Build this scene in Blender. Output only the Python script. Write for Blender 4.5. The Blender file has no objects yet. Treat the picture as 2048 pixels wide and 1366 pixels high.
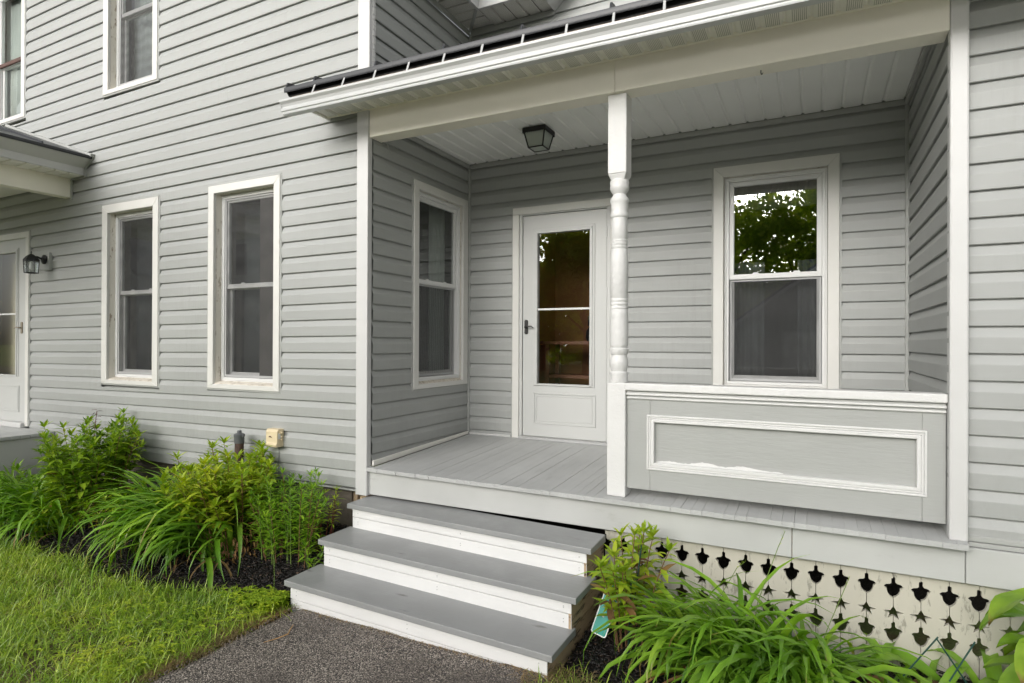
import bpy, bmesh, math, random
import numpy as np
from mathutils import Vector, Matrix, Euler

random.seed(7)
np.random.seed(7)
SC = bpy.context.scene
COL = SC.collection

# ------------------------------------------------------------------ camera
fw = Vector((-0.45106488, 0.89248747, 0.00256788))
rt = Vector((0.89248754, 0.45105299, 0.0041463))
up = Vector((-0.00254227, -0.00416205, 0.99998811))
cam = bpy.data.cameras.new('camera')
cam.sensor_fit = 'HORIZONTAL'; cam.sensor_width = 36.0
cam.lens = 1196.539 * 36.0 / 2048.0
cam.clip_start = 0.05; cam.clip_end = 600
camo = bpy.data.objects.new('camera', cam)
M = Matrix(((rt.x, up.x, -fw.x, 0.0), (rt.y, up.y, -fw.y, 0.0), (rt.z, up.z, -fw.z, 0.94), (0, 0, 0, 1)))
camo.matrix_world = M
COL.objects.link(camo)
SC.camera = camo

# ------------------------------------------------------------------ light
SUN_EL = math.radians(16); SUN_AZ = math.radians(190)      # azimuth from +Y towards +X
world = bpy.data.worlds.new('World'); SC.world = world
world.use_nodes = True
wn = world.node_tree.nodes; wl = world.node_tree.links
bg = wn['Background']
sky = wn.new('ShaderNodeTexSky'); sky.sky_type = 'NISHITA'; sky.sun_disc = False
sky.sun_elevation = SUN_EL; sky.sun_rotation = SUN_AZ
sky.air_density = 1.0; sky.dust_density = 4.0; sky.ozone_density = 1.0
hs = wn.new('ShaderNodeHueSaturation'); hs.inputs['Saturation'].default_value = 0.16
wl.new(sky.outputs[0], hs.inputs['Color']); wl.new(hs.outputs[0], bg.inputs['Color'])
bg.inputs['Strength'].default_value = 0.15
sun = bpy.data.lights.new('sun', 'SUN'); sun.energy = 1.35; sun.angle = math.radians(60); sun.color = (1.0, 0.975, 0.94)
suno = bpy.data.objects.new('sun', sun); COL.objects.link(suno)
sd = Vector((math.sin(SUN_AZ) * math.cos(SUN_EL), math.cos(SUN_AZ) * math.cos(SUN_EL), math.sin(SUN_EL)))
suno.rotation_euler = sd.to_track_quat('Z', 'Y').to_euler()
suno.location = sd * 30
SC.view_settings.view_transform = 'Standard'
try: SC.view_settings.look = 'None'
except Exception: pass
SC.view_settings.gamma = 1.0
SC.view_settings.use_curve_mapping = False
SC.view_settings.exposure = 0.76
SC.cycles.max_bounces = 16; SC.cycles.diffuse_bounces = 10; SC.cycles.glossy_bounces = 6; SC.cycles.transparent_max_bounces = 24

# ------------------------------------------------------------------ materials
def new_mat(name):
    m = bpy.data.materials.new(name); m.use_nodes = True
    nt = m.node_tree
    b = nt.nodes['Principled BSDF']
    return m, nt, b

def noise_node(nt, scale, detail=4, vec=None, rough=0.55):
    n = nt.nodes.new('ShaderNodeTexNoise'); n.inputs['Scale'].default_value = scale
    n.inputs['Detail'].default_value = detail; n.inputs['Roughness'].default_value = rough
    if vec is not None: nt.links.new(vec, n.inputs['Vector'])
    return n

def pos_vec(nt, scale=(1, 1, 1)):
    g = nt.nodes.new('ShaderNodeNewGeometry')
    mp = nt.nodes.new('ShaderNodeMapping'); mp.inputs['Scale'].default_value = scale
    nt.links.new(g.outputs['Position'], mp.inputs['Vector'])
    return mp.outputs['Vector']

def ramp(nt, fac, stops):
    r = nt.nodes.new('ShaderNodeValToRGB')
    els = r.color_ramp.elements
    while len(els) < len(stops): els.new(0.5)
    for e, (p, c) in zip(els, stops):
        e.position = p; e.color = (c[0], c[1], c[2], 1) if len(c) == 3 else c
    nt.links.new(fac, r.inputs['Fac'])
    return r

def mixc(nt, fac, a, b, blend='MIX'):
    m = nt.nodes.new('ShaderNodeMix'); m.data_type = 'RGBA'; m.blend_type = blend
    for sock, v in ((m.inputs[0], fac), (m.inputs[6], a), (m.inputs[7], b)):
        if hasattr(v, 'links'): nt.links.new(v, sock)
        elif isinstance(v, (int, float)): sock.default_value = v
        else: sock.default_value = (v[0], v[1], v[2], 1)
    return m.outputs[2]

def bump(nt, b, height, strength, dist=0.01, prev=None):
    n = nt.nodes.new('ShaderNodeBump'); n.inputs['Strength'].default_value = strength
    n.inputs['Distance'].default_value = dist
    nt.links.new(height, n.inputs['Height'])
    if prev is not None: nt.links.new(prev, n.inputs['Normal'])
    nt.links.new(n.outputs['Normal'], b.inputs['Normal'])
    return n.outputs['Normal']

def dark(c, k): return (c[0] * k, c[1] * k, c[2] * k)

def paint(name, col, rough=0.45, grain=(60, 60, 60), gstr=0.15, var=0.06, dirt=None, dirt_lo=0.58, dirt_hi=0.75, dscale=(6, 6, 2), gdist=0.004, objvar=0.0):
    """painted surface: base colour with soft mottling, fine relief and optional dirt patches"""
    m, nt, b = new_mat(name)
    n1 = noise_node(nt, 1.0, 3, pos_vec(nt, (2.2, 2.2, 2.2)))
    c = ramp(nt, n1.outputs['Fac'], [(0.3, dark(col, 1 - var)), (0.7, dark(col, 1 + var))]).outputs['Color']
    if dirt:
        n2 = noise_node(nt, 1.0, 8, pos_vec(nt, dscale), 0.7)
        f = ramp(nt, n2.outputs['Fac'], [(dirt_lo, (0, 0, 0)), (dirt_hi, (1, 1, 1))]).outputs['Color']
        c = mixc(nt, f, c, dirt)
    if objvar:
        oi = nt.nodes.new('ShaderNodeObjectInfo')
        r = ramp(nt, oi.outputs['Random'], [(0, (1 - objvar,) * 3), (1, (1 + objvar,) * 3)]).outputs['Color']
        c = mixc(nt, 1.0, c, r, 'MULTIPLY')
    nt.links.new(c, b.inputs['Base Color'])
    b.inputs['Roughness'].default_value = rough
    n3 = noise_node(nt, 1.0, 5, pos_vec(nt, grain), 0.6)
    bump(nt, b, n3.outputs['Fac'], gstr, gdist)
    return m

WALLC = (0.355, 0.363, 0.352)
def siding_mat():
    m, nt, b = new_mat('vinyl_siding')
    n1 = noise_node(nt, 1.0, 3, pos_vec(nt, (0.9, 0.9, 1.6)))
    c = ramp(nt, n1.outputs['Fac'], [(0.3, dark(WALLC, 0.95)), (0.7, dark(WALLC, 1.05))]).outputs['Color']
    n2 = noise_node(nt, 1.0, 6, pos_vec(nt, (34, 34, 2.6)), 0.7)          # rain streaks
    n2b = noise_node(nt, 1.0, 3, pos_vec(nt, (1.3, 1.3, 0.9)))
    mm = nt.nodes.new('ShaderNodeMath'); mm.operation = 'MULTIPLY'
    nt.links.new(ramp(nt, n2.outputs['Fac'], [(0.48, (0, 0, 0)), (0.72, (1, 1, 1))]).outputs['Color'], mm.inputs[0])
    nt.links.new(ramp(nt, n2b.outputs['Fac'], [(0.45, (0, 0, 0)), (0.75, (0.4, 0.4, 0.4))]).outputs['Color'], mm.inputs[1])
    c = mixc(nt, mm.outputs[0], c, (0.24, 0.24, 0.215))
    gz = nt.nodes.new('ShaderNodeNewGeometry'); sx = nt.nodes.new('ShaderNodeSeparateXYZ'); nt.links.new(gz.outputs['Position'], sx.inputs[0])
    mz = nt.nodes.new('ShaderNodeMapRange'); mz.inputs['From Min'].default_value = 0.75; mz.inputs['From Max'].default_value = -0.2; mz.inputs['To Max'].default_value = 0.28
    nt.links.new(sx.outputs[2], mz.inputs['Value'])
    n6 = noise_node(nt, 1.0, 8, pos_vec(nt, (9, 9, 5)), 0.75)                # splash-back grime low on the walls
    ms = nt.nodes.new('ShaderNodeMath'); ms.operation = 'MULTIPLY'
    nt.links.new(ramp(nt, n6.outputs['Fac'], [(0.42, (0, 0, 0)), (0.66, (1, 1, 1))]).outputs['Color'], ms.inputs[0]); nt.links.new(mz.outputs[0], ms.inputs[1])
    c = mixc(nt, ms.outputs[0], c, (0.21, 0.215, 0.195))
    n4 = noise_node(nt, 1.0, 2, pos_vec(nt, (170, 170, 170)))
    f4 = ramp(nt, n4.outputs['Fac'], [(0.72, (0, 0, 0)), (0.8, (0.35, 0.35, 0.35))]).outputs['Color']
    c = mixc(nt, f4, c, (0.2, 0.195, 0.17))
    nt.links.new(c, b.inputs['Base Color'])
    b.inputs['Roughness'].default_value = 0.5
    n3 = noise_node(nt, 1.0, 4, pos_vec(nt, (7, 7, 260)), 0.6)
    n5 = noise_node(nt, 1.0, 2, pos_vec(nt, (1.6, 1.6, 9)), 0.5)
    p = bump(nt, b, n5.outputs['Fac'], 0.25, 0.012)
    bump(nt, b, n3.outputs['Fac'], 0.12, 0.003, p)
    return m
SIDING = siding_mat()
WALL_TRIM = paint('siding_trim_gray', (0.36, 0.367, 0.35), 0.45, (20, 20, 20), 0.08, 0.05)
CASING = paint('cream_white_coil_trim', (0.64, 0.632, 0.60), 0.42, (30, 30, 5), 0.06, 0.03, dirt=(0.46, 0.43, 0.38), dirt_lo=0.66, dirt_hi=0.85, dscale=(9, 9, 3))
REVEAL = paint('old_painted_reveal', (0.7, 0.67, 0.6), 0.6, (60, 60, 8), 0.3, 0.06, dirt=(0.34, 0.28, 0.21), dirt_lo=0.56, dirt_hi=0.63, dscale=(22, 22, 7))
SILL = paint('weathered_painted_sill', (0.66, 0.61, 0.53), 0.6, (40, 60, 60), 0.3, 0.08, dirt=(0.33, 0.26, 0.19), dirt_lo=0.5, dirt_hi=0.7, dscale=(14, 30, 30))
VINYL = paint('white_window_vinyl', (0.68, 0.68, 0.67), 0.35, (20, 20, 20), 0.04, 0.02)
SCREENFRAME = paint('grey_screen_frame', (0.4, 0.4, 0.4), 0.4, (20, 20, 20), 0.04, 0.03)
CORNER = paint('white_corner_trim', (0.55, 0.548, 0.54), 0.4, (8, 8, 160), 0.08, 0.03, dirt=(0.6, 0.58, 0.53), dirt_lo=0.6, dirt_hi=0.85, dscale=(5, 5, 1))
BEAM = paint('cream_aluminium_wrap', (0.86, 0.82, 0.72), 0.42, (4, 30, 30), 0.05, 0.025)
SOFFIT = paint('cream_vinyl_soffit', (0.8, 0.785, 0.73), 0.45, (30, 30, 30), 0.05, 0.03)
CEILING = paint('pale_grey_ceiling_panel', (0.86, 0.865, 0.84), 0.42, (30, 4, 30), 0.05, 0.03, objvar=0.012)
DOORP = paint('white_door_paint', (0.5, 0.505, 0.49), 0.35, (20, 20, 20), 0.05, 0.015)
WHITE = paint('thick_white_house_paint', (0.64, 0.637, 0.625), 0.5, (30, 30, 30), 0.75, 0.03, dirt=(0.62, 0.6, 0.56), dirt_lo=0.68, dirt_hi=0.82, dscale=(16, 16, 9), gdist=0.006)
RISERP = paint('white_riser_paint', (0.72, 0.715, 0.705), 0.55, (8, 60, 110), 0.5, 0.04, dirt=(0.45, 0.43, 0.4), dirt_lo=0.66, dirt_hi=0.72, dscale=(70, 70, 70), gdist=0.004)
PANELP = paint('grey_railing_paint', (0.35, 0.357, 0.342), 0.5, (11, 30, 75), 0.35, 0.03, dirt=(0.32, 0.327, 0.31), dirt_lo=0.6, dirt_hi=0.7, dscale=(7, 20, 24), gdist=0.005)
SKIRTP = paint('grey_skirt_paint', (0.47, 0.475, 0.46), 0.48, (10, 60, 60), 0.15, 0.06, dirt=(0.34, 0.335, 0.31), dirt_lo=0.62, dirt_hi=0.85, dscale=(3, 3, 8))
FLOORP = paint('grey_floor_paint', (0.43, 0.435, 0.428), 0.5, (60, 7, 60), 0.35, 0.07, dirt=(0.33, 0.328, 0.32), dirt_lo=0.58, dirt_hi=0.8, dscale=(16, 3, 16), objvar=0.03)
TREADP = paint('grey_tread_paint', (0.27, 0.275, 0.275), 0.38, (7, 60, 60), 0.35, 0.06, dirt=(0.19, 0.19, 0.19), dirt_lo=0.62, dirt_hi=0.74, dscale=(6, 24, 24))
def add_knots(m):
    nt = m.node_tree; b = nt.nodes['Principled BSDF']; link = b.inputs['Base Color'].links[0]; base = link.from_socket
    v = nt.nodes.new('ShaderNodeTexVoronoi'); v.inputs['Scale'].default_value = 1.0; nt.links.new(pos_vec(nt, (2.1, 6.5, 3.0)), v.inputs['Vector'])
    nn = noise_node(nt, 1.0, 4, pos_vec(nt, (40, 90, 90)))
    a = nt.nodes.new('ShaderNodeMath'); a.operation = 'MULTIPLY_ADD'; a.inputs[1].default_value = 0.12; nt.links.new(nn.outputs['Fac'], a.inputs[0]); nt.links.new(v.outputs['Distance'], a.inputs[2])
    f = ramp(nt, a.outputs[0], [(0.10, (0.8, 0.8, 0.8)), (0.165, (0, 0, 0))]).outputs['Color']
    c = mixc(nt, f, base, (0.11, 0.105, 0.1))
    n2 = noise_node(nt, 1.0, 6, pos_vec(nt, (5, 5, 5)), 0.7)
    f2 = ramp(nt, n2.outputs['Fac'], [(0.5, (0, 0, 0)), (0.7, (0.4, 0.4, 0.4))]).outputs['Color']
    c = mixc(nt, f2, c, (0.33, 0.33, 0.32))
    nt.links.new(c, b.inputs['Base Color'])
    r = ramp(nt, n2.outputs['Fac'], [(0.35, (0.28,) * 3), (0.7, (0.55,) * 3)]).outputs['Color']; nt.links.new(r, b.inputs['Roughness'])
add_knots(TREADP)
RAWWOOD = paint('weathered_bare_wood', (0.42, 0.31, 0.2), 0.75, (90, 8, 90), 0.5, 0.12, dirt=(0.07, 0.05, 0.035), dirt_lo=0.52, dirt_hi=0.6, dscale=(12, 5, 26))
OLDCREAM = paint('peeling_cream_paint', (0.5, 0.475, 0.4), 0.6, (60, 60, 6), 0.4, 0.08, dirt=(0.3, 0.285, 0.235), dirt_lo=0.57, dirt_hi=0.63, dscale=(24, 24, 8))
BLACKMETAL = paint('black_metal', (0.010, 0.010, 0.011), 0.5, (40, 40, 40), 0.1, 0.2)
ROOFMETAL = paint('charcoal_metal_roof', (0.028, 0.03, 0.034), 0.38, (4, 4, 60), 0.08, 0.15)
BROWNWOOD = paint('brown_sub_fascia', (0.4, 0.29, 0.23), 0.7, (10, 60, 60), 0.3, 0.15)
GUTTERP = paint('white_gutter_aluminium', (0.48, 0.485, 0.478), 0.28, (30, 30, 30), 0.03, 0.03, dirt=(0.5, 0.5, 0.47), dirt_lo=0.62, dirt_hi=0.8, dscale=(28, 10, 5))
STONE = paint('foundation_concrete', (0.16, 0.135, 0.11), 0.9, (50, 50, 50), 0.9, 0.25, dirt=(0.1, 0.085, 0.07), dirt_lo=0.55, dirt_hi=0.7, dscale=(9, 9, 9))
SASHRED = paint('rust_brown_sash', (0.085, 0.04, 0.03), 0.6, (60, 60, 60), 0.3, 0.2)
BRONZE = paint('oiled_bronze', (0.02, 0.018, 0.017), 0.4, (60, 60, 60), 0.1, 0.2)
BRASS = paint('dull_brass', (0.27, 0.23, 0.17), 0.35, (60, 60, 60), 0.05, 0.1)
BEIGEBOX = paint('beige_plastic', (0.66, 0.55, 0.36), 0.45, (40, 40, 40), 0.06, 0.05)
RUSTPIPE = paint('rusty_pipe', (0.075, 0.04, 0.03), 0.7, (50, 50, 20), 0.5, 0.3, dirt=(0.04, 0.022, 0.018), dirt_lo=0.5, dirt_hi=0.6, dscale=(40, 40, 12))
PIPECAP = paint('grey_pipe_cap', (0.09, 0.095, 0.1), 0.55, (50, 50, 50), 0.3, 0.2)
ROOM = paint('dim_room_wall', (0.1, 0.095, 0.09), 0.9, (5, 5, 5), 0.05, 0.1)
ROOMB = paint('brown_panelled_room', (0.27, 0.115, 0.042), 0.7, (5, 5, 5), 0.05, 0.2)
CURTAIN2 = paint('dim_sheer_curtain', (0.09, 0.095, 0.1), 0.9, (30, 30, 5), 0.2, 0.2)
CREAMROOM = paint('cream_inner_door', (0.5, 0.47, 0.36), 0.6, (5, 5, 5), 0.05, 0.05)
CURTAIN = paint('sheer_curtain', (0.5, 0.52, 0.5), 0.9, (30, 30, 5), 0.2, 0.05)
CURTAIND = paint('dark_valance', (0.12, 0.12, 0.125), 0.9, (30, 30, 5), 0.2, 0.05)
BROWN = paint('brown_furniture', (0.16, 0.06, 0.03), 0.5, (9, 60, 60), 0.1, 0.2)
SIGNGREEN = paint('teal_sign_sheet', (0.0, 0.29, 0.235), 0.35, (40, 40, 40), 0.03, 0.04)
SIGNWHITE = paint('white_sign_border', (0.8, 0.82, 0.8), 0.35, (40, 40, 40), 0.03, 0.02)
STAKE = paint('green_plastic_stake', (0.012, 0.06, 0.045), 0.4, (60, 60, 60), 0.1, 0.1)
TWIG = paint('dry_straw', (0.42, 0.25, 0.11), 0.8, (60, 60, 60), 0.2, 0.2)
BARK = paint('grey_brown_bark', (0.1, 0.08, 0.065), 0.9, (14, 14, 4), 0.8, 0.3)
STEMG = paint('green_plant_stem', (0.13, 0.2, 0.04), 0.55, (60, 60, 60), 0.1, 0.2)
STEMB = paint('dry_brown_stem', (0.17, 0.09, 0.04), 0.75, (60, 60, 60), 0.1, 0.3)
STEMR = paint('reddish_stem', (0.14, 0.035, 0.025), 0.6, (60, 60, 60), 0.1, 0.3)

def glass_mat(name, refl, tint):
    m, nt, b = new_mat(name); nt.nodes.remove(b)
    out = nt.nodes['Material Output']
    t = nt.nodes.new('ShaderNodeBsdfTransparent'); t.inputs[0].default_value = (*tint, 1)
    g = nt.nodes.new('ShaderNodeBsdfGlossy'); g.inputs['Roughness'].default_value = 0.0
    g.inputs['Color'].default_value = (0.93, 0.95, 0.95, 1)
    n = noise_node(nt, 1.3, 2, pos_vec(nt, (1.4, 1.4, 1.0)))
    bp = nt.nodes.new('ShaderNodeBump'); bp.inputs['Strength'].default_value = 0.05; bp.inputs['Distance'].default_value = 0.01
    nt.links.new(n.outputs['Fac'], bp.inputs['Height']); nt.links.new(bp.outputs[0], g.inputs['Normal'])
    lw = nt.nodes.new('ShaderNodeLayerWeight'); lw.inputs['Blend'].default_value = 0.25
    r = nt.nodes.new('ShaderNodeMapRange'); r.inputs['To Min'].default_value = refl; r.inputs['To Max'].default_value = min(1, refl + 0.55)
    nt.links.new(lw.outputs['Fresnel'], r.inputs['Value'])
    mx = nt.nodes.new('ShaderNodeMixShader')
    nt.links.new(r.outputs[0], mx.inputs[0]); nt.links.new(t.outputs[0], mx.inputs[1]); nt.links.new(g.outputs[0], mx.inputs[2])
    nt.links.new(mx.outputs[0], out.inputs['Surface'])
    return m
GLASS = glass_mat('window_glass', 0.19, (0.86, 0.9, 0.88))
GLASSDOOR = glass_mat('door_glass', 0.09, (0.9, 0.9, 0.88))

def screen_mat():
    m, nt, b = new_mat('insect_screen')
    out = nt.nodes['Material Output']
    b.inputs['Base Color'].default_value = (0.045, 0.045, 0.045, 1); b.inputs['Roughness'].default_value = 0.6
    t = nt.nodes.new('ShaderNodeBsdfTransparent')
    w = nt.nodes.new('ShaderNodeTexWave'); w.wave_type = 'RINGS'; w.inputs['Scale'].default_value = 9; w.inputs['Distortion'].default_value = 2.5
    w.inputs['Detail'].default_value = 1.0
    nt.links.new(pos_vec(nt, (1.0, 1.0, 0.6)), w.inputs['Vector'])
    r = nt.nodes.new('ShaderNodeMapRange'); r.inputs['To Min'].default_value = 0.34; r.inputs['To Max'].default_value = 0.46
    nt.links.new(w.outputs['Fac'], r.inputs['Value'])
    mx = nt.nodes.new('ShaderNodeMixShader')
    nt.links.new(r.outputs[0], mx.inputs[0]); nt.links.new(t.outputs[0], mx.inputs[1]); nt.links.new(b.outputs[0], mx.inputs[2])
    nt.links.new(mx.outputs[0], out.inputs['Surface'])
    return m
SCREEN = screen_mat()

def frosted_mat():
    m, nt, b = new_mat('frosted_lamp_glass')
    b.inputs['Base Color'].default_value = (0.42, 0.46, 0.42, 1); b.inputs['Roughness'].default_value = 0.22
    n = noise_node(nt, 1.0, 3, pos_vec(nt, (90, 90, 90)))
    bump(nt, b, n.outputs['Fac'], 0.3, 0.003)
    return m
FROST = frosted_mat()
CLEAR = glass_mat('lantern_glass', 0.03, (0.9, 0.92, 0.92))

def leaf_mat(name, lo, hi, rough=0.38, tr=0.35, island=True, spec=0.5):
    """leaf: green varied leaf by leaf, part of the light passes through"""
    m, nt, b = new_mat(name)
    out = nt.nodes['Material Output']
    if island:
        g = nt.nodes.new('ShaderNodeNewGeometry'); rnd = g.outputs['Random Per Island']
    else:
        g = nt.nodes.new('ShaderNodeObjectInfo'); rnd = g.outputs['Random']
    mid = tuple((a + c) / 2 for a, c in zip(lo, hi))
    c = ramp(nt, rnd, [(0.0, lo), (0.55, mid), (1.0, hi)]).outputs['Color']
    n = noise_node(nt, 1.0, 3, pos_vec(nt, (14, 14, 14)))
    v = ramp(nt, n.outputs['Fac'], [(0.3, (0.8, 0.85, 0.8)), (0.7, (1.15, 1.12, 1.1))]).outputs['Color']
    c = mixc(nt, 1.0, c, v, 'MULTIPLY')
    n2 = noise_node(nt, 1.0, 4, pos_vec(nt, (2.1, 2.1, 2.1)), 0.65)
    v2 = ramp(nt, n2.outputs['Fac'], [(0.33, (0.72, 0.8, 0.75)), (0.5, (1.0, 1.0, 1.0)), (0.68, (1.28, 1.1, 1.15))]).outputs['Color']
    c = mixc(nt, 1.0, c, v2, 'MULTIPLY')
    if not island:
        tc = nt.nodes.new('ShaderNodeTexCoord'); sg = nt.nodes.new('ShaderNodeSeparateXYZ'); nt.links.new(tc.outputs['Generated'], sg.inputs[0])
        tipf = ramp(nt, sg.outputs[0], [(0.90, (0, 0, 0)), (0.985, (1, 1, 1))]).outputs['Color']
        rr0 = ramp(nt, rnd, [(0.62, (0, 0, 0)), (0.70, (1, 1, 1))]).outputs['Color']
        c = mixc(nt, mixc(nt, 1.0, tipf, rr0, 'MULTIPLY'), c, (0.3, 0.2, 0.07))
    nt.links.new(c, b.inputs['Base Color']); b.inputs['Roughness'].default_value = rough
    b.inputs['Specular IOR Level'].default_value = spec
    t = nt.nodes.new('ShaderNodeBsdfTranslucent')
    hsv = nt.nodes.new('ShaderNodeHueSaturation'); hsv.inputs['Value'].default_value = 1.3; hsv.inputs['Saturation'].default_value = 1.1
    nt.links.new(c, hsv.inputs['Color']); nt.links.new(hsv.outputs[0], t.inputs['Color'])
    mx = nt.nodes.new('ShaderNodeMixShader'); mx.inputs[0].default_value = tr
    nt.links.new(b.outputs[0], mx.inputs[1]); nt.links.new(t.outputs[0], mx.inputs[2])
    nt.links.new(mx.outputs[0], out.inputs['Surface'])
    return m
LILY = leaf_mat('daylily_leaf', (0.13, 0.29, 0.02), (0.29, 0.5, 0.045), 0.33, 0.3, island=False)
LILYR = leaf_mat('bright_daylily_leaf', (0.15, 0.32, 0.025), (0.29, 0.5, 0.05), 0.3, 0.33, island=False)
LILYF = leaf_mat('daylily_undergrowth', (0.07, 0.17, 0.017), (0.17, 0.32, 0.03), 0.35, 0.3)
SHRUB = leaf_mat('yellow_green_leaf', (0.21, 0.35, 0.02), (0.47, 0.58, 0.045), 0.42, 0.35)
SHRUBD = leaf_mat('mid_green_leaf', (0.13, 0.27, 0.02), (0.38, 0.52, 0.04), 0.42, 0.35)
NARROW = leaf_mat('narrow_green_leaf', (0.13, 0.3, 0.022), (0.33, 0.53, 0.04), 0.42, 0.35)
HOSTA = leaf_mat('hosta_leaf', (0.17, 0.32, 0.03), (0.28, 0.44, 0.045), 0.3, 0.35, island=False)
DRYLEAF = leaf_mat('dry_leaf', (0.12, 0.06, 0.025), (0.3, 0.19, 0.07), 0.7, 0.2)
REDLEAF = leaf_mat('dark_red_leaf', (0.06, 0.02, 0.015), (0.13, 0.04, 0.025), 0.5, 0.3)
GRASS = leaf_mat('lawn_grass_blade', (0.2, 0.36, 0.03), (0.58, 0.7, 0.12), 0.45, 0.35)
GRASSL = leaf_mat('pale_grass_blade', (0.3, 0.42, 0.12), (0.55, 0.66, 0.26), 0.4, 0.3)
DRYGRASS = leaf_mat('dry_grass_blade', (0.22, 0.15, 0.07), (0.36, 0.28, 0.13), 0.7, 0.25)
TREELEAF = leaf_mat('tree_leaf', (0.26, 0.38, 0.03), (0.5, 0.6, 0.08), 0.5, 0.5)

def mulch_mat():
    m, nt, b = new_mat('black_dyed_mulch')
    g = nt.nodes.new('ShaderNodeNewGeometry')
    c = ramp(nt, g.outputs['Random Per Island'], [(0.0, (0.006, 0.0055, 0.0055)), (0.8, (0.02, 0.016, 0.014)), (0.94, (0.06, 0.04, 0.03)), (1.0, (0.14, 0.085, 0.055))]).outputs['Color']
    nt.links.new(c, b.inputs['Base Color']); b.inputs['Roughness'].default_value = 0.42
    n = noise_node(nt, 1.0, 3, pos_vec(nt, (160, 160, 160)))
    bump(nt, b, n.outputs['Fac'], 0.5, 0.004)
    return m
MULCH = mulch_mat()
SOIL = paint('dark_bed_soil', (0.014, 0.011, 0.009), 0.9, (60, 60, 60), 1.0, 0.3, gdist=0.02)
THATCH = paint('lawn_thatch', (0.15, 0.125, 0.05), 0.95, (50, 50, 50), 0.9, 0.35, dirt=(0.07, 0.05, 0.03), dirt_lo=0.5, dirt_hi=0.62, dscale=(7, 7, 7), gdist=0.02)
EARTH = paint('lawn_earth', (0.19, 0.25, 0.07), 0.95, (40, 40, 40), 0.8, 0.3, dirt=(0.17, 0.14, 0.06), dirt_lo=0.5, dirt_hi=0.62, dscale=(3, 3, 3), gdist=0.02)

def asphalt_mat(name, s, lo):
    m, nt, b = new_mat(name)
    v = nt.nodes.new('ShaderNodeTexVoronoi'); v.inputs['Scale'].default_value = s
    pv = pos_vec(nt); nt.links.new(pv, v.inputs['Vector'])
    sep = nt.nodes.new('ShaderNodeSeparateColor'); nt.links.new(v.outputs['Color'], sep.inputs[0])
    stone = ramp(nt, sep.outputs[0], [(0.0, (0.06, 0.052, 0.046)), (0.22, (0.14, 0.12, 0.105)), (0.5, (0.29, 0.25, 0.21)), (0.85, (0.47, 0.41, 0.35)), (1.0, (0.7, 0.63, 0.55))]).outputs['Color']
    edge = ramp(nt, v.outputs['Distance'], [(0.42, (1, 1, 1)), (0.7, (0, 0, 0))]).outputs['Color']
    c = mixc(nt, edge, lo, stone)
    n = noise_node(nt, 1.0, 5, pos_vec(nt, (1.7, 1.7, 1.7)), 0.6)
    f = ramp(nt, n.outputs['Fac'], [(0.46, (0, 0, 0)), (0.68, (0.65, 0.65, 0.65))]).outputs['Color']
    c = mixc(nt, f, c, (0.075, 0.062, 0.052))
    nt.links.new(c, b.inputs['Base Color']); b.inputs['Roughness'].default_value = 0.7
    bump(nt, b, edge, 0.8, 0.004)
    return m
ASPHALT = asphalt_mat('worn_asphalt_aggregate', 150, (0.03, 0.027, 0.025))
ROADM = asphalt_mat('road_asphalt', 60, (0.1, 0.098, 0.095))

def perf_mat():
    """vented soffit: rows of small dark slots"""
    m, nt, b = new_mat('perforated_soffit')
    w = nt.nodes.new('ShaderNodeTexWave'); w.wave_type = 'BANDS'; w.bands_direction = 'X'; w.inputs['Scale'].default_value = 34
    nt.links.new(pos_vec(nt, (1, 0.55, 0)), w.inputs['Vector'])
    w2 = nt.nodes.new('ShaderNodeTexWave'); w2.wave_type = 'BANDS'; w2.bands_direction = 'Y'; w2.inputs['Scale'].default_value = 26
    nt.links.new(pos_vec(nt, (0, 1, 0)), w2.inputs['Vector'])
    mu = nt.nodes.new('ShaderNodeMath'); mu.operation = 'MULTIPLY'
    nt.links.new(ramp(nt, w.outputs['Fac'], [(0.55, (0, 0, 0)), (0.75, (1, 1, 1))]).outputs['Color'], mu.inputs[0])
    nt.links.new(ramp(nt, w2.outputs['Fac'], [(0.15, (0, 0, 0)), (0.3, (1, 1, 1))]).outputs['Color'], mu.inputs[1])
    c = mixc(nt, mu.outputs[0], (0.75, 0.735, 0.68), (0.2, 0.19, 0.165))
    nt.links.new(c, b.inputs['Base Color']); b.inputs['Roughness'].default_value = 0.45
    return m
PERF = perf_mat()

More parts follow.
